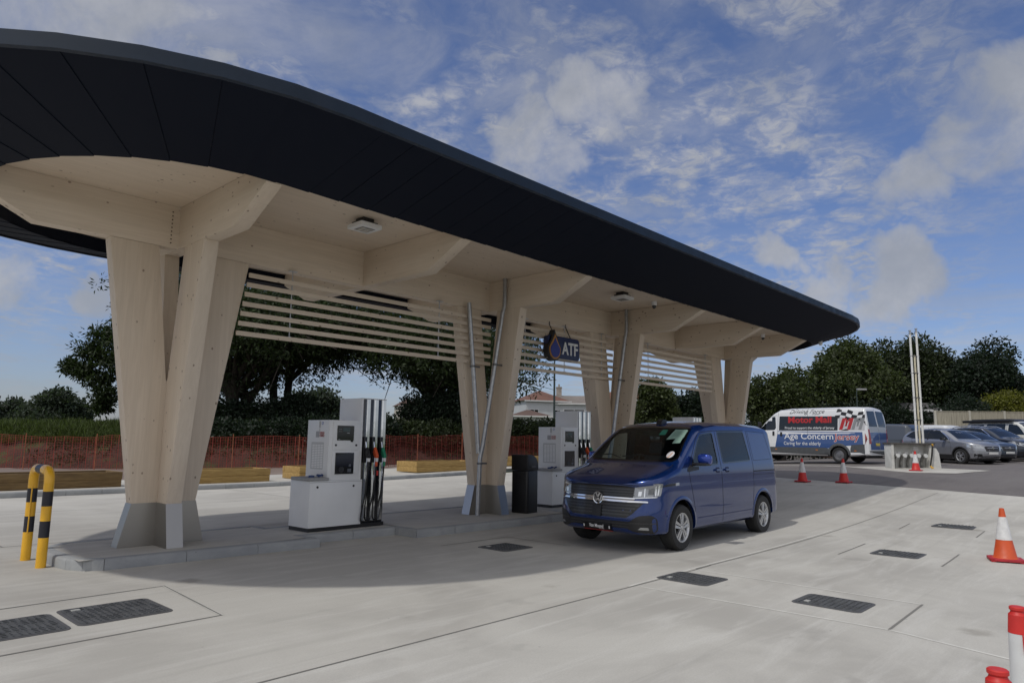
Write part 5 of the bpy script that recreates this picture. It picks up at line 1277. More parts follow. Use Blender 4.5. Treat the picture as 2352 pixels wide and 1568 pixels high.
# ---------------------------------------------------------------- vent stack and tank fill point
VG = G(32.0, 8.0)
CABM = concrete_mat('white_masonry', (.70, .70, .67), (.52, .52, .49), (.76, .76, .74), 3., False)
t = thing('fill_point_cabinet', 'white open tank fill cabinet with a row of hose couplings beside the vent stack', 'cabinet', (30.85, 8.03, G(30.8, 8)), radians(-46))
b = MB(); b.box(0, 1.55, .32, .42, 0, .95); b.box(1.45, 1.60, -.06, .42, 0, .95); b.box(-.1, 0, -.1, .42, 0, .95); b.build('masonry', CABM, t, bevel=.01)
b = MB(); b.box(-.14, 1.66, -.12, .46, .951, 1.02); b.build('lid', mat('weathered_lid', (.07, .065, .06), .8, 0, .3, 10), t, bevel=.015)
MB().box(1.02, 1.22, .305, .319, .70, .88).build('notice', WHITE2, t)
for k in range(5):
    x = .16+k*.28; b = MB(); b.tube([(x, .24, .05), (x, .22, .34), (x, .12, .50), (x, -.02, .52)], .055, 12); ft = b.build('fill_pipe', mat('worn_pipe', (.20, .20, .19), .6, .4, .3, 20), t, smooth=50)
    MB().lathe([(0, -.05), (.075, -.05), (.08, 0), (.06, .03)], 16, (x, -.05, .52), 1).build('coupling_cap', mat('cap_pale', (.62, .63, .62), .4), ft)
    MB().box(x-.06, x+.06, .29, .318, .56, .66).build('tag_plate', WHITE2, ft)
t = thing('vent_stack', 'three tall pale vent pipes standing behind the fill cabinet, taller than the trees', 'vent pipes', (32.12, 7.33, VG))
for k, (dx, h_) in enumerate(((-.13, 5.42), (0.0, 4.55), (.13, 5.50))):
    x, y = dx*.68, -dx*.73
    b = MB(); b.tube([(x, y, 0), (x, y, h_)], .042 if k != 1 else .036, 12); pp_ = b.build('vent_pipe', mat('vent_white', (.72, .72, .70), .5, 0, .08, 6) if k != 1 else mat('vent_cream', (.60, .55, .40), .5, 0, .1, 6), t, smooth=50)
    if k != 1: MB().lathe([(0, .13), (.05, .12), (.05, .07), (.03, .065), (.03, .02), (.05, .015), (.05, -.05), (0, -.05)], 14, (x, y, h_+.05)).build('vent_cap', GALV, pp_, smooth=40)
for z in (.9, 1.9, 2.8, 3.8, 4.5):
    b = MB(); b.prism([(-.16*.68-.02, .16*.73-.05), (.16*.68+.02, -.16*.73-.05), (.16*.68+.02, -.16*.73+.05), (-.16*.68-.02, .16*.73+.05)], 2, z, z+.035); b.build('clamp', mat('bracket_steel', (.16, .16, .165), .5, .7), t)
t = thing('concrete_block', 'pale tapered concrete block with black and yellow hose at the vent stack foot', 'concrete block', (31.95, 6.85, G(32, 7)), radians(-46))
b = MB(); b.prism([(-.14, 0), (.20, 0), (.14, .60), (.04, .78), (-.08, .80)], 1, -.15, .15); b.build('block', CABM, t, bevel=.02)
b = MB(); b.tube(arc((-.14, -.20, .95), (-.18, -.24, .6), (-.30, -.24, .10)), .03, 8); hs = b.build('hose', RUBBER, t, smooth=50)
MB().tube([(-.30, -.24, .10), (-.26, -.26, .03), (-.20, -.26, .02)], .032, 8).build('yellow_band', YEL, hs); MB().tube([(-.14, -.20, .95), (-.145, -.205, .86)], .033, 8).build('yellow_band', YEL, hs)

# ---------------------------------------------------------------- timber fence on stone wall, right background
def AT(px, D): p = FW*D+RT*((px-1176)/1602.6*D); return Vector((p.x, p.y))
def ZP(px, y, D): return (Vector((0, 0, EYE))+FW*D+RT*((px-1176)/1602.6*D)-UP*((y-784)/1602.6*D)).z
f0, f1 = AT(2136, 45.5), AT(2660, 43.5); dv = (f1-f0); FL = dv.length; rz = math.atan2(dv.y, dv.x); gz = G(*f0)
t = thing('stone_wall', 'low reddish rubble stone wall below the board fence', 'wall', (f0.x, f0.y, gz), rz)
sw_ = bpy.data.materials.new('rubble_stone'); sw_.use_nodes = True; tt = sw_.node_tree; bb_ = tt.nodes['Principled BSDF']; bb_.inputs['Roughness'].default_value = .9
oc = N(tt, 'ShaderNodeTexCoord'); vo = N(tt, 'ShaderNodeTexVoronoi'); mp_ = N(tt, 'ShaderNodeMapping'); L(tt, oc.outputs['Object'], mp_.inputs[0]); mp_.inputs['Scale'].default_value = (3.2, 3.2, 6); L(tt, mp_.outputs[0], vo.inputs['Vector'])
sc_ = N(tt, 'ShaderNodeSeparateColor'); L(tt, vo.outputs['Color'], sc_.inputs[0])
ve = N(tt, 'ShaderNodeTexVoronoi', feature='DISTANCE_TO_EDGE'); L(tt, mp_.outputs[0], ve.inputs['Vector'])
cc = MIX(tt, sc_.outputs[0], (.16, .075, .05), (.30, .20, .15)); cc = MIX(tt, RANGE(tt, ve.outputs['Distance'], .03, .09), (.10, .085, .07), cc); L(tt, cc, bb_.inputs['Base Color'])
bp_ = N(tt, 'ShaderNodeBump'); bp_.inputs['Distance'].default_value = .05; L(tt, RANGE(tt, ve.outputs['Distance'], 0, .2), bp_.inputs['Height']); L(tt, bp_.outputs[0], bb_.inputs['Normal'])
random.seed(3); pl_ = [(-7, -.3)]+[(x, 1.42+random.uniform(-.06, .06)) for x in fr(-7, FL, .35)]+[(FL, -.3)]
MB().prism(pl_, 1, -.22, .22).build('rubble', sw_, t, merge=0)
t = thing('board_fence', 'weathered grey board fence with pale posts standing on the stone wall', 'fence', (f0.x, f0.y, gz), rz)
FEN = mat('weathered_board', (.30, .275, .215), .85, 0, .22, 2, stretch=(7, 1, .4)); FPO = mat('pale_post', (.42, .40, .34), .8, 0, .1, 4)
nb = int(FL/2.03)
for i in range(nb):
    b = MB(); x = i*2.03+.07
    for j in range(13): b.box(x+j*.148, x+j*.148+.144, -.014+.006*(j % 2), .014+.006*(j % 2), 1.50, 2.72+random.uniform(-.006, .006))
    b.box(x, x+1.92, -.03, .03, 2.725, 2.77); b.build('fence_panel', FEN, t)
for i in range(nb+1): MB().box(i*2.03-.06, i*2.03+.06, -.08, .05, 1.3, 2.80).build('fence_post', FPO, t)
f2, f3 = AT(2060, 47), AT(2133, 46); dv = f3-f2
t = thing('board_fence', 'darker low board fence to the left of the pale posted fence, behind the vans', 'fence', (f2.x, f2.y, G(*f2)), math.atan2(dv.y, dv.x))
b = MB()
for j in range(5): b.box(0, dv.length, -.012, .012, 1.25+j*.16, 1.25+j*.16+.15)
b.build('fence_panel', mat('dark_board', (.11, .09, .075), .85, 0, .2, 3), t); MB().box(0, .1, -.05, .05, 0, 2.1).build('fence_post', MATS['dark_board'], t); MB().box(dv.length-.1, dv.length, -.05, .05, 0, 2.1).build('fence_post', MATS['dark_board'], t)
MB().box(0, dv.length, -.1, .1, 0, 1.24).build('base_wall', sw_, t)

# ---------------------------------------------------------------- net, bank
NETPX = [(-420, 30), (-100, 31), (480, 32.2), (900, 34), (1100, 38), (1400, 43), (1720, 50)]
NP = [AT(*q) for q in NETPX]
def net_at(s_):
    """point and normal (away from the camera) along the net line, s in metres"""
    for a_, b_ in zip(NP, NP[1:]):
        l_ = (b_-a_).length
        if s_ <= l_ or b_ is NP[-1]:
            d_ = (b_-a_).normalized(); n_ = Vector((-d_.y, d_.x)); 
            if n_.dot(Vector((FW.x, FW.y))) < 0: n_ = -n_
            return a_+d_*s_, n_
        s_ -= l_
NL = sum((b_-a_).length for a_, b_ in zip(NP, NP[1:]))
t = thing('safety_netting', 'orange plastic mesh netting strung on stakes along the foot of the bank', 'netting', (0, 0, 0))
NET = mat('net_orange', (.21, .030, .018), .6, 0, .2, 3)
random.seed(11)
def net_off(s_, h_): return .06*sin(s_*1.9)+.05*sin(s_*4.3+h_*2)+.10*sin(s_*.5)
def net_p(s_, h_, z_):
    p, n = net_at(s_); q = p+n*net_off(s_, h_); sag = .05*sin(s_*1.1)+.03*sin(s_*2.7)
    return (q.x, q.y, G(q.x, q.y)+z_*(1+sag*.6)+.02*sin(s_*3.3+z_*3))
b = MB(); rows = 20; H_ = 1.42
for r_ in range(rows+1):
    z = .04+H_*r_/rows; w = .011 if r_ not in (0, rows) else .016; ss = fr(0, NL, .30); P = [net_p(s_, r_, z) for s_ in ss]
    vs_ = [v for p in P for v in (p, (p[0], p[1], p[2]+w))]; b.add(vs_, [(2*i, 2*i+2, 2*i+3, 2*i+1) for i in range(len(ss)-1)])
hs = b.build('mesh_strands', NET, t, merge=0, recalc=False)
b = MB()
for k in range(int(NL/.11)):
    s_ = k*.11; w = .030 if k % 3 == 0 else .010; zs = fr(.04, .04+H_, H_/5)
    p, n = net_at(s_); tx = Vector((-n.y, n.x))*w/2; vs_ = []
    for z in zs: q = net_p(s_, 0, z); vs_ += [(q[0]-tx.x, q[1]-tx.y, q[2]), (q[0]+tx.x, q[1]+tx.y, q[2])]
    b.add(vs_, [(2*i, 2*i+1, 2*i+3, 2*i+2) for i in range(len(zs)-1)])
b.build('mesh_ribs', NET, t, merge=0, recalc=False)
STK = mat('stake', (.30, .10, .05), .8, 0, .2, 4)
for k in range(int(NL/2.9)+1):
    s_ = k*2.9; q = net_p(s_, 0, 0); l_ = random.uniform(-.08, .08); MB().tube([(q[0], q[1], q[2]-.1), (q[0]+l_, q[1]+l_, q[2]+1.58)], .02, 6).build('stake', STK, t)
sheet('rear_track', fr(0, NL-8, 1.2), fr(0, 1, .12), .005, MATS['road_grit'], xf=lambda s_, v: 0, yf=None) if False else None
b = MB(); ss = fr(0, NL, 1.); vv = fr(-10, 1.2, 1.4)
for s_ in ss:
    p, n = net_at(s_)
    for v in vv: q = p+n*v; b.v.append((q.x, q.y, G(q.x, q.y)+.010 if q.y > 24.7 else -.5))
nv = len(vv)
for i in range(len(ss)-1):
    for j in range(nv-1): b.f.append((i*nv+j, (i+1)*nv+j, (i+1)*nv+j+1, i*nv+j+1)); b.m.append(0)
tag(b.build('gravel_track', MATS['road_grit'], smooth=60, merge=0), kind='structure')
# earth bank, one continuous heap
def hn(x, y, s_=1.): return (sin(x*1.7*s_+y*.9)+sin(x*.6-y*1.9*s_+1)+.7*sin(x*3.1*s_+y*2.7+2)+.5*sin(x*5.3-y*4.1*s_))/3.2
PRO = [(.9, 0), (1.3, .35), (1.9, .85), (2.6, 1.35), (3.4, 1.75), (4.6, 2.05), (6.5, 2.2), (9, 2.2), (14, 1.9), (22, 1.2), (34, .2)]
def bank_h(s_, v): return lin(PRO, v)*(.84 if s_ < 26 else .74)
b = MB(); ss = fr(0, NL, .5)
for s_ in ss:
    p, n = net_at(s_)
    for v, h_ in PRO:
        q = p+n*v; z = G(q.x, q.y)+bank_h(s_, v)+(.16*hn(q.x, q.y)*min(1, h_) if v > 1 else -.1); b.v.append((q.x, q.y, z))
nv = len(PRO)
for i in range(len(ss)-1):
    for j in range(nv-1): b.f.append((i*nv+j, (i+1)*nv+j, (i+1)*nv+j+1, i*nv+j+1)); b.m.append(0)
BK = bpy.data.materials.new('bank_soil'); BK.use_nodes = True; tt = BK.node_tree; bb_ = tt.nodes['Principled BSDF']; bb_.inputs['Roughness'].default_value = .95
oc = N(tt, 'ShaderNodeTexCoord'); v_ = oc.outputs['Object']
c1_ = MIX(tt, RANGE(tt, noise(tt, v_, 1.1, 8, .65), .35, .65), (.080, .030, .021), (.035, .022, .016)); c1_ = MIX(tt, RANGE(tt, noise(tt, v_, .8, 6, .6), .55, .66), c1_, (.05, .065, .022)); L(tt, c1_, bb_.inputs['Base Color'])
bp_ = N(tt, 'ShaderNodeBump'); bp_.inputs['Distance'].default_value = .12; L(tt, noise(tt, v_, 3.5, 8, .7), bp_.inputs['Height']); L(tt, bp_.outputs[0], bb_.inputs['Normal'])
tag(b.build('earth_bank', BK, smooth=70, merge=0), kind='structure')

# ---------------------------------------------------------------- foliage
def leafmat(name, col, tr=.26):
    mt = bpy.data.materials.new(name); mt.use_nodes = True; t = mt.node_tree; b = t.nodes['Principled BSDF']; out = t.nodes['Material Output']
    b.inputs['Base Color'].default_value = (*col, 1); b.inputs['Roughness'].default_value = .55; b.inputs['Specular IOR Level'].default_value = .35
    tl = N(t, 'ShaderNodeBsdfTranslucent'); tl.inputs[0].default_value = (col[0]*1.5, col[1]*1.7, col[2]*.8, 1); mx = N(t, 'ShaderNodeMixShader'); mx.inputs[0].default_value = tr
    L(t, b.outputs[0], mx.inputs[1]); L(t, tl.outputs[0], mx.inputs[2]); L(t, mx.outputs[0], out.inputs[0]); return mt
def leafset(tag_, base): return [leafmat(tag_+s_, tuple(c*k for c in base)) for s_, k in (('_dark', .6), ('_mid', 1.0), ('_pale', 1.5))]
LV = dict(chestnut=leafset('chestnut_leaf', (.026, .042, .013)), oak=leafset('oak_leaf', (.030, .043, .016)), holm=leafset('holm_leaf', (.016, .028, .016)), light=leafset('sycamore_leaf', (.050, .066, .022)),
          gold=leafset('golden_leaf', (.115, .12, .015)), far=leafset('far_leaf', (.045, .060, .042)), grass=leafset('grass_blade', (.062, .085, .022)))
import numpy as np
def leaves(rng, C_, size, asp, per, spread, droop=0., fold=.25):
    """numpy leaf quads : C_ cluster centres (n,3)"""
    n = len(C_)*per; c = np.repeat(C_, per, 0); a = rng.normal(size=(n, 3)); a[:, 2] -= droop; a /= np.linalg.norm(a, axis=1)[:, None]
    c = c+a*spread*rng.uniform(.2, 1, (n, 1)); u = rng.normal(size=(n, 3)); w = np.cross(a, u); w /= np.linalg.norm(w, axis=1)[:, None]
    s_ = size*rng.uniform(.65, 1.3, (n, 1)); a = a*s_; w = w*s_*asp/2; nn = np.cross(a, w); nn = nn/np.linalg.norm(nn, axis=1)[:, None]*s_*fold*asp
    V = np.stack([c, c+a*.45+w+nn, c+a, c+a*.45-w+nn], 1).reshape(-1, 3)
    return V, n
def leaf_mesh(name, V, n, mats, rng, parent, wts=(.35, .45, .20)):
    me = bpy.data.meshes.new(name); me.vertices.add(len(V)); me.vertices.foreach_set('co', V.astype(np.float32).ravel())
    me.loops.add(n*4); me.loops.foreach_set('vertex_index', np.arange(n*4, dtype=np.int32)); me.polygons.add(n)
    me.polygons.foreach_set('loop_start', np.arange(0, n*4, 4, dtype=np.int32)); me.polygons.foreach_set('loop_total', np.full(n, 4, dtype=np.int32))
    for q in mats: me.materials.append(q)
    me.polygons.foreach_set('material_index', rng.choice(3, n, p=wts).astype(np.int32)); me.update(calc_edges=True)
    o = bpy.data.objects.new(name, me); C.objects.link(o)
    if parent: o.parent = parent
    return o
def tree(name, label, px, D, top, wpx, kind, seed, n=5000, size=.22, asp=.5, per=6, spread=.22, trunk=.3, low=.22, clumps=26, flat_=.9, gap=.0, group=None, cat='tree', extra=(), stems=1, droop=.2, shell=.55, crag=.35):
    rng = np.random.default_rng(seed); p = AT(px, D); zg = G(p.x, p.y)-.05; H = ZP(px, top, D)-zg; W_ = wpx/1602.6*D/2
    t = thing(name, label, cat, (p.x, p.y, zg), 0, group)
    cl = []
    zc_ = H*(low+(1-low)/2); rz_ = H*(1-low)/2
    for k in range(clumps):
        d = rng.normal(size=3); d /= np.linalg.norm(d); rr = rng.uniform(.35, .80); cr = rng.uniform(.22, .42)
        c = np.array([d[0]*W_*rr, d[1]*W_*rr, zc_+d[2]*rz_*rr*flat_]); cl.append((c, cr*W_, cr*rz_*1.0))
    for (ex, ey, ez, er) in extra: cl.append((np.array([ex, ey, ez]), er, er*.75))
    vol = np.array([c[1]*c[1]*c[2] for c in cl]); vol = vol/vol.sum(); cnt = (vol*n).astype(int)+8; pts = []
    for (c, a, h_), m_ in zip(cl, cnt):
        d = rng.normal(size=(m_, 3)); d /= np.linalg.norm(d, axis=1)[:, None]; r_ = (shell+(1-shell)*rng.random((m_, 1)))
        r_ = r_*(1+crag*.5*np.sin(d[:, :1]*7+c[0])*np.sin(d[:, 2:]*6+c[1]))
        pts.append(c+d*r_*np.array([a, a, h_]))
    for (ex, ey, ez, er) in extra: d = rng.normal(size=(150, 3))*.45; pts.append(np.array([ex, ey, ez])+d*np.array([er, er, er*.7]))
    P = np.concatenate(pts); P = P[P[:, 2] > H*low*.55]
    if gap:
        f_ = np.sin(P[:, 0]*1.6+seed)*np.sin(P[:, 1]*1.7+2*seed)*np.sin(P[:, 2]*2.0+seed); P = P[f_ > -1+gap]
    V, m_ = leaves(rng, P, size, asp, per, spread, droop); leaf_mesh('crown', V, m_, LV[kind], rng, t)
    b = MB(); th = H*max(low, .18)*1.25
    bases = [(0, 0)] if stems == 1 else [(rng.uniform(-1, 1)*.9, rng.uniform(-.5, .5)) for _ in range(stems)]
    for bx_, by_ in bases:
        b.tube([(bx_*.5, by_*.5, -.2), (bx_*.7, by_*.7, th*.5), (bx_, by_, th)], [trunk*1.15, trunk*.85, trunk*.7], 9)
    order = sorted(cl, key=lambda q: -q[1])[:max(8, clumps//2)]
    for i, (c, a, h_) in enumerate(order):
        bx_, by_ = bases[i % len(bases)]; z0 = th*rng.uniform(.75, 1.0); mid = np.array([bx_, by_, z0])*.45+c*.55+np.array([0, 0, .12*a]); r_ = trunk*rng.uniform(.28, .45)
        b.tube([(bx_, by_, z0), tuple(mid), tuple(c)], [r_*1.2, r_*.7, r_*.25], 6)
        for _ in range(3):
            e = c+rng.normal(size=3)*a*.55; b.tube([tuple(mid*.4+c*.6), tuple(e)], [r_*.35, r_*.10], 5)
    b.build('trunk', BARK, t, merge=0, smooth=60); return t
TG = 'big trees behind the netting'
tree('chestnut_tree', 'largest dark spreading tree seen through the long slat screen, leftmost behind the netting', 560, 41, 590, 660, 'chestnut', 1, n=9500, size=.26, asp=.34, per=6, spread=.25, trunk=.42, low=.27, clumps=46, gap=.14, group=TG, stems=4,
     extra=tuple((-q_*.68, q_*.73, z_, r_) for q_, z_, r_ in ((8.3, 7.1, .8), (9.0, 6.2, .7), (8.0, 5.8, 1.0), (9.3, 5.0, .6), (8.3, 4.6, .8), (7.8, 3.7, .8), (8.0, 3.0, .5), (7.0, 5.4, 1.2), (7.0, 7.0, 1.3), (10.0, 5.3, .5))))
tree('chestnut_tree', 'dark spreading tree behind the centre column, its branches reaching toward the houses', 1010, 43, 640, 560, 'chestnut', 5, n=8000, size=.26, asp=.34, per=6, spread=.25, trunk=.34, low=.25, clumps=44, gap=.16, group=TG, stems=3)
tree('chestnut_tree', 'sparser tree standing between the two dark trees, farther back', 655, 44.5, 640, 560, 'chestnut', 8, n=5200, size=.26, asp=.34, per=6, spread=.25, trunk=.30, low=.42, clumps=30, gap=.25, group=TG, stems=2)
def bushmass(name, label, px0, px1, D0, D1, top0, top1, kind, seed, n, size=.16, cat='hedge', dep=2.0, bot=0.0, asp=.6, kindp=None, group=None, step=1.3):
    rng = np.random.default_rng(seed); a, b_ = AT(px0, D0), AT(px1, D1); t = thing(name, label, cat, (a.x, a.y, G(a.x, a.y)), 0, group); Ln = (b_-a).length; k = max(3, int(Ln/step)); pts = []
    for i in range(k+1):
        f_ = i/k; p = a.lerp(b_, f_); px_ = px0+(px1-px0)*f_; D = D0+(D1-D0)*f_; zt = ZP(px_, top0+(top1-top0)*f_, D)+rng.uniform(-.35, .25); z0 = G(p.x, p.y)+bot
        m_ = int(n/(k+1)); d = rng.normal(size=(m_, 3)); d /= np.linalg.norm(d, axis=1)[:, None]; r_ = .55+.5*rng.random((m_, 1))
        pts.append(np.array([p.x-a.x, p.y-a.y, (z0+zt)/2-G(a.x, a.y)])+d*r_*np.array([step*rng.uniform(.8, 1.3), dep*rng.uniform(.5, .8), (zt-z0)/2]))
    V, m_ = leaves(rng, np.concatenate(pts), size, asp, 5, size*1.1, -.2); leaf_mesh('foliage', V, m_, LV[kind], rng, t)
    bb = MB()
    for i in range(0, k+1, 2):
        p = a.lerp(b_, i/k); bb.tube([(p.x-a.x, p.y-a.y, G(p.x, p.y)-G(a.x, a.y)-.1), (p.x-a.x+.1, p.y-a.y, G(p.x, p.y)-G(a.x, a.y)+bot+1.2)], [.07, .03], 6)
    bb.build('stem', BARK, t, merge=0); return t
bushmass('hedgerow', 'dark overgrown hedge under the big trees behind the netting', 460, 870, 35.6, 36.6, 958, 953, 'holm', 21, 9000, bot=.5)
bushmass('hedgerow', 'hedge running on behind the nearest pump and centre column', 860, 1340, 37.0, 45, 962, 966, 'oak', 22, 9000, bot=.5)
bushmass('hedgerow', 'green hedge low between centre column and third column', 1345, 1720, 50, 54, 975, 975, 'light', 23, 3500, bot=0.)
bushmass('undergrowth', 'dark ivy covered undergrowth filling the base of the big trees', 480, 690, 39.5, 39.8, 905, 912, 'holm', 24, 4200, bot=1.2, cat='bushes')
bushmass('undergrowth', 'dark undergrowth at the foot of the tree behind the centre column', 968, 1085, 41.0, 41.0, 898, 905, 'holm', 25, 4200, bot=1.0, cat='bushes')
# rough grass and brambles on top of the bank
rng = np.random.default_rng(31); pts = []
for _ in range(11000):
    s_ = rng.uniform(0, 18); v = 2.4+abs(rng.normal())*3.2; p, n_ = net_at(s_); q = p+n_*v; 
    if v > 12: continue
    pts.append((q.x, q.y, G(q.x, q.y)+bank_h(s_, v)+.16*hn(q.x, q.y)+rng.uniform(0, .12)))
V, m_ = leaves(rng, np.array(pts), .34, .09, 4, .12, -1.6, .1); tag(leaf_mesh('bank_grass', V, m_, LV['grass'], rng, None, (.3, .45, .25)), 'long rough green grass growing along the top of the earth bank', 'grass', kind='stuff')
pts = []
for _ in range(5200):
    s_ = rng.uniform(0, NL-4); v = 1.1+rng.random()*3.2; p, n_ = net_at(s_); q = p+n_*v
    if hn(q.x, q.y, .6) < -.05+.25*(3-v)/3: continue
    pts.append((q.x, q.y, G(q.x, q.y)+bank_h(s_, v)+.16*hn(q.x, q.y)+rng.uniform(0, .15)))
V, m_ = leaves(rng, np.array(pts), .12, .6, 6, .18, -.3, .2); tag(leaf_mesh('bank_brambles', V, m_, LV['oak'], rng, None), 'brambles and weeds scattered over the face of the earth bank', 'weeds', kind='stuff')
DT = 'distant trees on the skyline'
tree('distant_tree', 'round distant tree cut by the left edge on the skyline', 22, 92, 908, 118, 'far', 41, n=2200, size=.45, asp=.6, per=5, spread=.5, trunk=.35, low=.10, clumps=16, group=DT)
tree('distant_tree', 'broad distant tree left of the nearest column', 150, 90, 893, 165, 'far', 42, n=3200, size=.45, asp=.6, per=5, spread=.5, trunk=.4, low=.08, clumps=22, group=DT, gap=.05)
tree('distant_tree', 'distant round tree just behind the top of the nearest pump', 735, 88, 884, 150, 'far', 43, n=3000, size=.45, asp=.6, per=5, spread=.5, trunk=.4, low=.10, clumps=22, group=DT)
tree('distant_tree', 'small bush like tree in front of the cream house', 1000, 80, 905, 75, 'light', 44, n=1300, size=.4, asp=.6, per=5, spread=.45, trunk=.25, low=.05, clumps=12, group=DT)
RGp = 'trees beyond the car park'
tree('roadside_tree', 'light green tree right of the last column, nearest of the row', 1785, 47, 826, 185, 'light', 51, n=4600, size=.22, asp=.6, per=5, spread=.3, trunk=.3, low=.12, clumps=26, group=RGp)
tree('roadside_tree', 'tall olive green tree under the canopy tip', 1945, 56, 758, 230, 'light', 52, n=6000, size=.25, asp=.6, per=5, spread=.34, trunk=.35, low=.12, clumps=34, group=RGp, gap=.05)
tree('roadside_tree', 'dark tree directly behind the vent stack', 2085, 58, 752, 210, 'oak', 53, n=6500, size=.25, asp=.6, per=5, spread=.34, trunk=.35, low=.12, clumps=34, group=RGp)
tree('roadside_tree', 'big dark tree at the right with clear sky beside it', 2240, 57, 772, 225, 'holm', 54, n=7000, size=.25, asp=.6, per=5, spread=.34, trunk=.4, low=.12, clumps=38, group=RGp, gap=.05)
tree('roadside_tree', 'dark tree behind the minibus roof, half hidden by the light green one', 1860, 60, 805, 170, 'oak', 55, n=4800, size=.25, asp=.6, per=5, spread=.34, trunk=.3, low=.08, clumps=26, group=RGp)
tree('roadside_tree', 'tree filling the notch between vent stack tree and the big dark tree', 2155, 64, 800, 150, 'holm', 58, n=4200, size=.27, asp=.6, per=5, spread=.36, trunk=.3, low=.06, clumps=24, group=RGp)
tree('roadside_tree', 'small rounded tree seen between third and last column', 1505, 58, 858, 120, 'light', 56, n=3000, size=.25, asp=.6, per=5, spread=.3, trunk=.25, low=.08, clumps=20, group=RGp, gap=.1)
tree('roadside_tree', 'dark tree seen just left of the last column', 1595, 62, 872, 130, 'holm', 57, n=3200, size=.27, asp=.6, per=5, spread=.3, trunk=.25, low=.05, clumps=20, group=RGp)
tree('garden_tree', 'yellow green garden tree above the board fence at the right edge', 2325, 51, 880, 150, 'gold', 59, n=3600, size=.18, asp=.6, per=6, spread=.22, trunk=.2, low=.22, clumps=24)
bushmass('undergrowth', 'dark shrubs behind the minibus below the tree row', 1735, 2130, 50, 53, 925, 928, 'holm', 61, 6000, size=.2, cat='bushes', bot=0)
bushmass('undergrowth', 'bluish shrub rising behind the board fence', 2195, 2240, 48.5, 48.5, 905, 908, 'holm', 62, 900, size=.14, cat='bushes', bot=1.8)

# ---------------------------------------------------------------- houses
def house(label, px, D, W_, Dp, eave, ridge, rz, wall, roof, hip=True, wins=(), chim=None, z0=None, lowz=-.3):
    p = AT(px, D); ze, zr = ZP(px, eave, D), ZP(px, ridge, D); zg = G(p.x, p.y); t = thing('house', label, 'house', (p.x, p.y, zg), rz, 'houses beyond the hedge'); ze -= zg; zr -= zg
    a, d = W_/2, Dp/2; MB().box(-a, a, -d, d, lowz, ze).build('wall', wall, t); e = .35; r_ = MB(); k = (d+e) if hip else 0
    if hip: P = [(-a-e, -d-e, ze), (a+e, -d-e, ze), (a+e, d+e, ze), (-a-e, d+e, ze), (-max(.1, a-d*.9), 0, zr), (max(.1, a-d*.9), 0, zr)]
    else: P = [(-a-e, -d-e, ze), (a+e, -d-e, ze), (a+e, d+e, ze), (-a-e, d+e, ze), (-a-e, 0, zr), (a+e, 0, zr)]
    r_.add(P, [(0, 1, 5, 4), (2, 3, 4, 5), (1, 2, 5), (3, 0, 4), (0, 3, 2, 1)]); ro = r_.build('roof', roof, t)
    MB().box(-a-e, a+e, -d-e-.06, -d-e, ze-.14, ze+.04).build('gutter', mat('gutter_white', (.6, .6, .6), .5), ro)
    for (x, z, w, h_) in wins:
        f_ = MB().box(x-w/2, x+w/2, -d-.04, -d+.05, z, z+h_).build('window', mat('frame_white', (.7, .7, .7), .5), t)
        b = MB(); b.box(x-w/2+.08, x-.04, -d-.06, -d-.03, z+.08, z+h_-.08); b.box(x+.04, x+w/2-.08, -d-.06, -d-.03, z+.08, z+h_-.08); b.build('pane', GLASS_D, f_)
    if chim is not None: b = MB(); b.box(chim-.4, chim+.4, -.35, .35, (ze+zr)/2, zr+1.3); b.box(chim-.46, chim+.46, -.41, .41, zr+1.1, zr+1.25); b.tube([(chim, 0, zr+1.3), (chim, 0, zr+1.7)], .13, 8); b.build('chimney', mat('chimney_render', (.30, .27, .24), .9, 0, .2, 3), ro)
    return t
CRE, WHI = mat('cream_render', (.50, .46, .41), .85, 0, .05, 1), mat('white_render', (.50, .51, .53), .85, 0, .05, 1)
def tiles(name, c1, c2): return mat(name, c1, .85, 0, .2, .8, .6, 5, col2=c2, stretch=(1, 1, 3))
RBR, RRE, RGR = tiles('brown_tiles', (.12, .075, .06), (.09, .055, .045)), tiles('red_tiles', (.17, .085, .06), (.12, .06, .045)), tiles('grey_tiles', (.22, .19, .17), (.16, .14, .125))
vr = lambda: -YAW+0.0
house('cream house with brown hipped roof left of the centre column', 939, 112, 3.0, 4.5, 934, 917, vr()+.35, CRE, RBR, True, [(-.75, 3.3, .8, 1.1), (.55, 3.3, .9, 1.1)], None)
house('white house with red hipped roof seen between bin and blue drop sign', 1240, 104, 6.4, 7, 924, 898, vr()+.3, WHI, RRE, True, [(-2.0, 3.4, 1.3, 1.2), (1.6, 3.4, 1.3, 1.2)])
house('low brown roofed annexe in front of the white red roofed house', 1215, 94, 5, 5, 957, 942, vr()+.1, WHI, RBR, True, [(2.0, 1.2, 1.4, 1.1)])
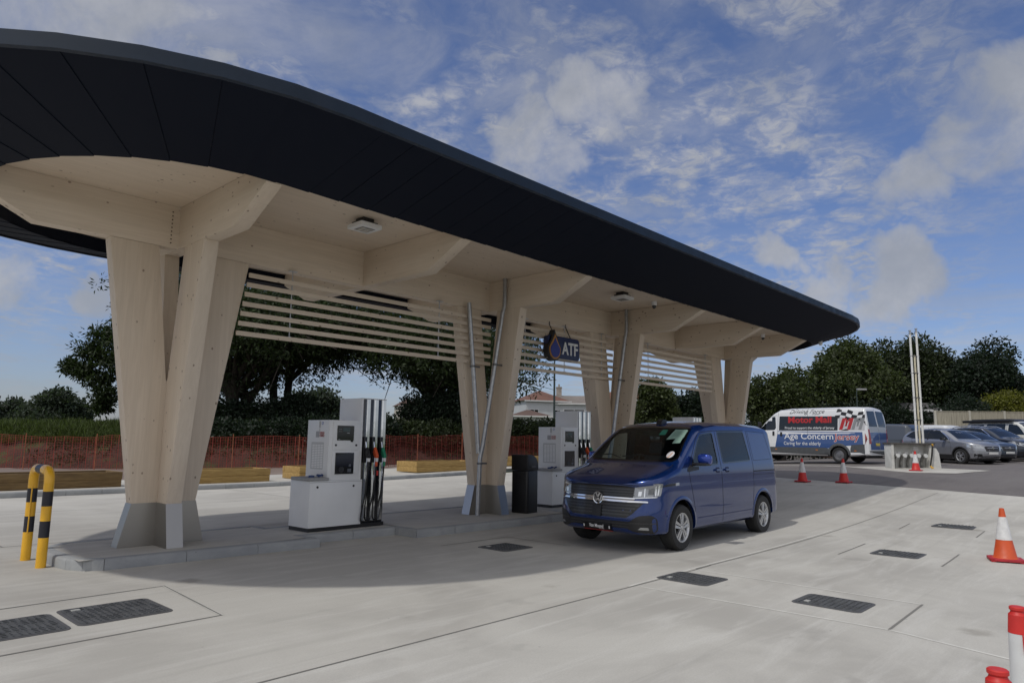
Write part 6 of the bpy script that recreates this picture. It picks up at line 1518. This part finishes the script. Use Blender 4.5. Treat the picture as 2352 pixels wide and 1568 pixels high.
house('white terrace with grey tiled roof and chimney right of the lamp post', 1335, 105, 13, 8, 931, 910, vr()-.05, WHI, RGR, False, [(-1.2, 3.3, 3.0, 1.4), (3.6, 3.3, 1.2, 1.3)], -3.3)
house('yellow fronted cottage peeping out beside the third column', 1352, 88, 2.8, 5, 955, 949, vr(), mat('yellow_render', (.66, .60, .36), .85), RGR, False, [(.3, 1.7, .9, .9)])
house('orange roofed house glimpsed between the third column legs', 1432, 98, 6, 7, 922, 885, vr()+.2, WHI, tiles('orange_tiles', (.22, .10, .06), (.16, .07, .045)), True, [(-1.8, 3.4, 1.2, 1.2)])
house('grey roofed house at the far right edge beside the dark tree', 2372, 82, 8, 7, 893, 863, vr()-.3, WHI, mat('slate_roof', (.09, .085, .09), .8), False, [(-1.9, 6.2, 1., 1.2)], lowz=-2)
house('white bungalow hidden by the trees behind the minibus', 1835, 66, 9, 6, 932, 921, vr()-.2, WHI, RGR, False, [(0, 2.2, 1.6, 1.1)])
house('white gabled outbuilding behind the low dark fence', 2085, 55, 2.2, 4, 945, 926, vr()-.3, WHI, mat('slate_roof', (.09, .085, .09), .8), False, [(0.2, 2.4, .8, .8)])

# ---------------------------------------------------------------- lamp posts
def lamp_post(label, px, D, top, arm=1.2, r=.06):
    p = AT(px, D); zg = G(p.x, p.y); H = ZP(px, top, D)-zg; t = thing('lamp_post', label, 'lamp post', (p.x, p.y, zg), -YAW, 'lamp posts in the background')
    MB().tube([(0, 0, 0), (0, 0, 1.2), (0, 0, 1.3), (0, 0, H-.5)]+arc((0, 0, H-.5), (0, 0, H), (arm*.5, 0, H+.05))+[(arm, 0, H+.05)], [r*1.5, r*1.5, r, r*.8]+[r*.6]*8, 10).build('post', mat('lamp_green', (.035, .05, .045), .5, .3), t, smooth=50)
    b = MB(); b.box(arm-.1, arm+.5, -.12, .12, H, H+.12); b.build('lantern', mat('lantern_grey', (.3, .3, .3), .5), t, bevel=.03)
lamp_post('dark green lamp post standing under the blue drop sign', 1274, 52, 822, .3, .085)
lamp_post('thin lamp post above the grey roof at the far right', 2345, 75, 862, .9, .05)
lamp_post('short grey post behind the minibus roof', 1961, 47, 897, .15, .06)
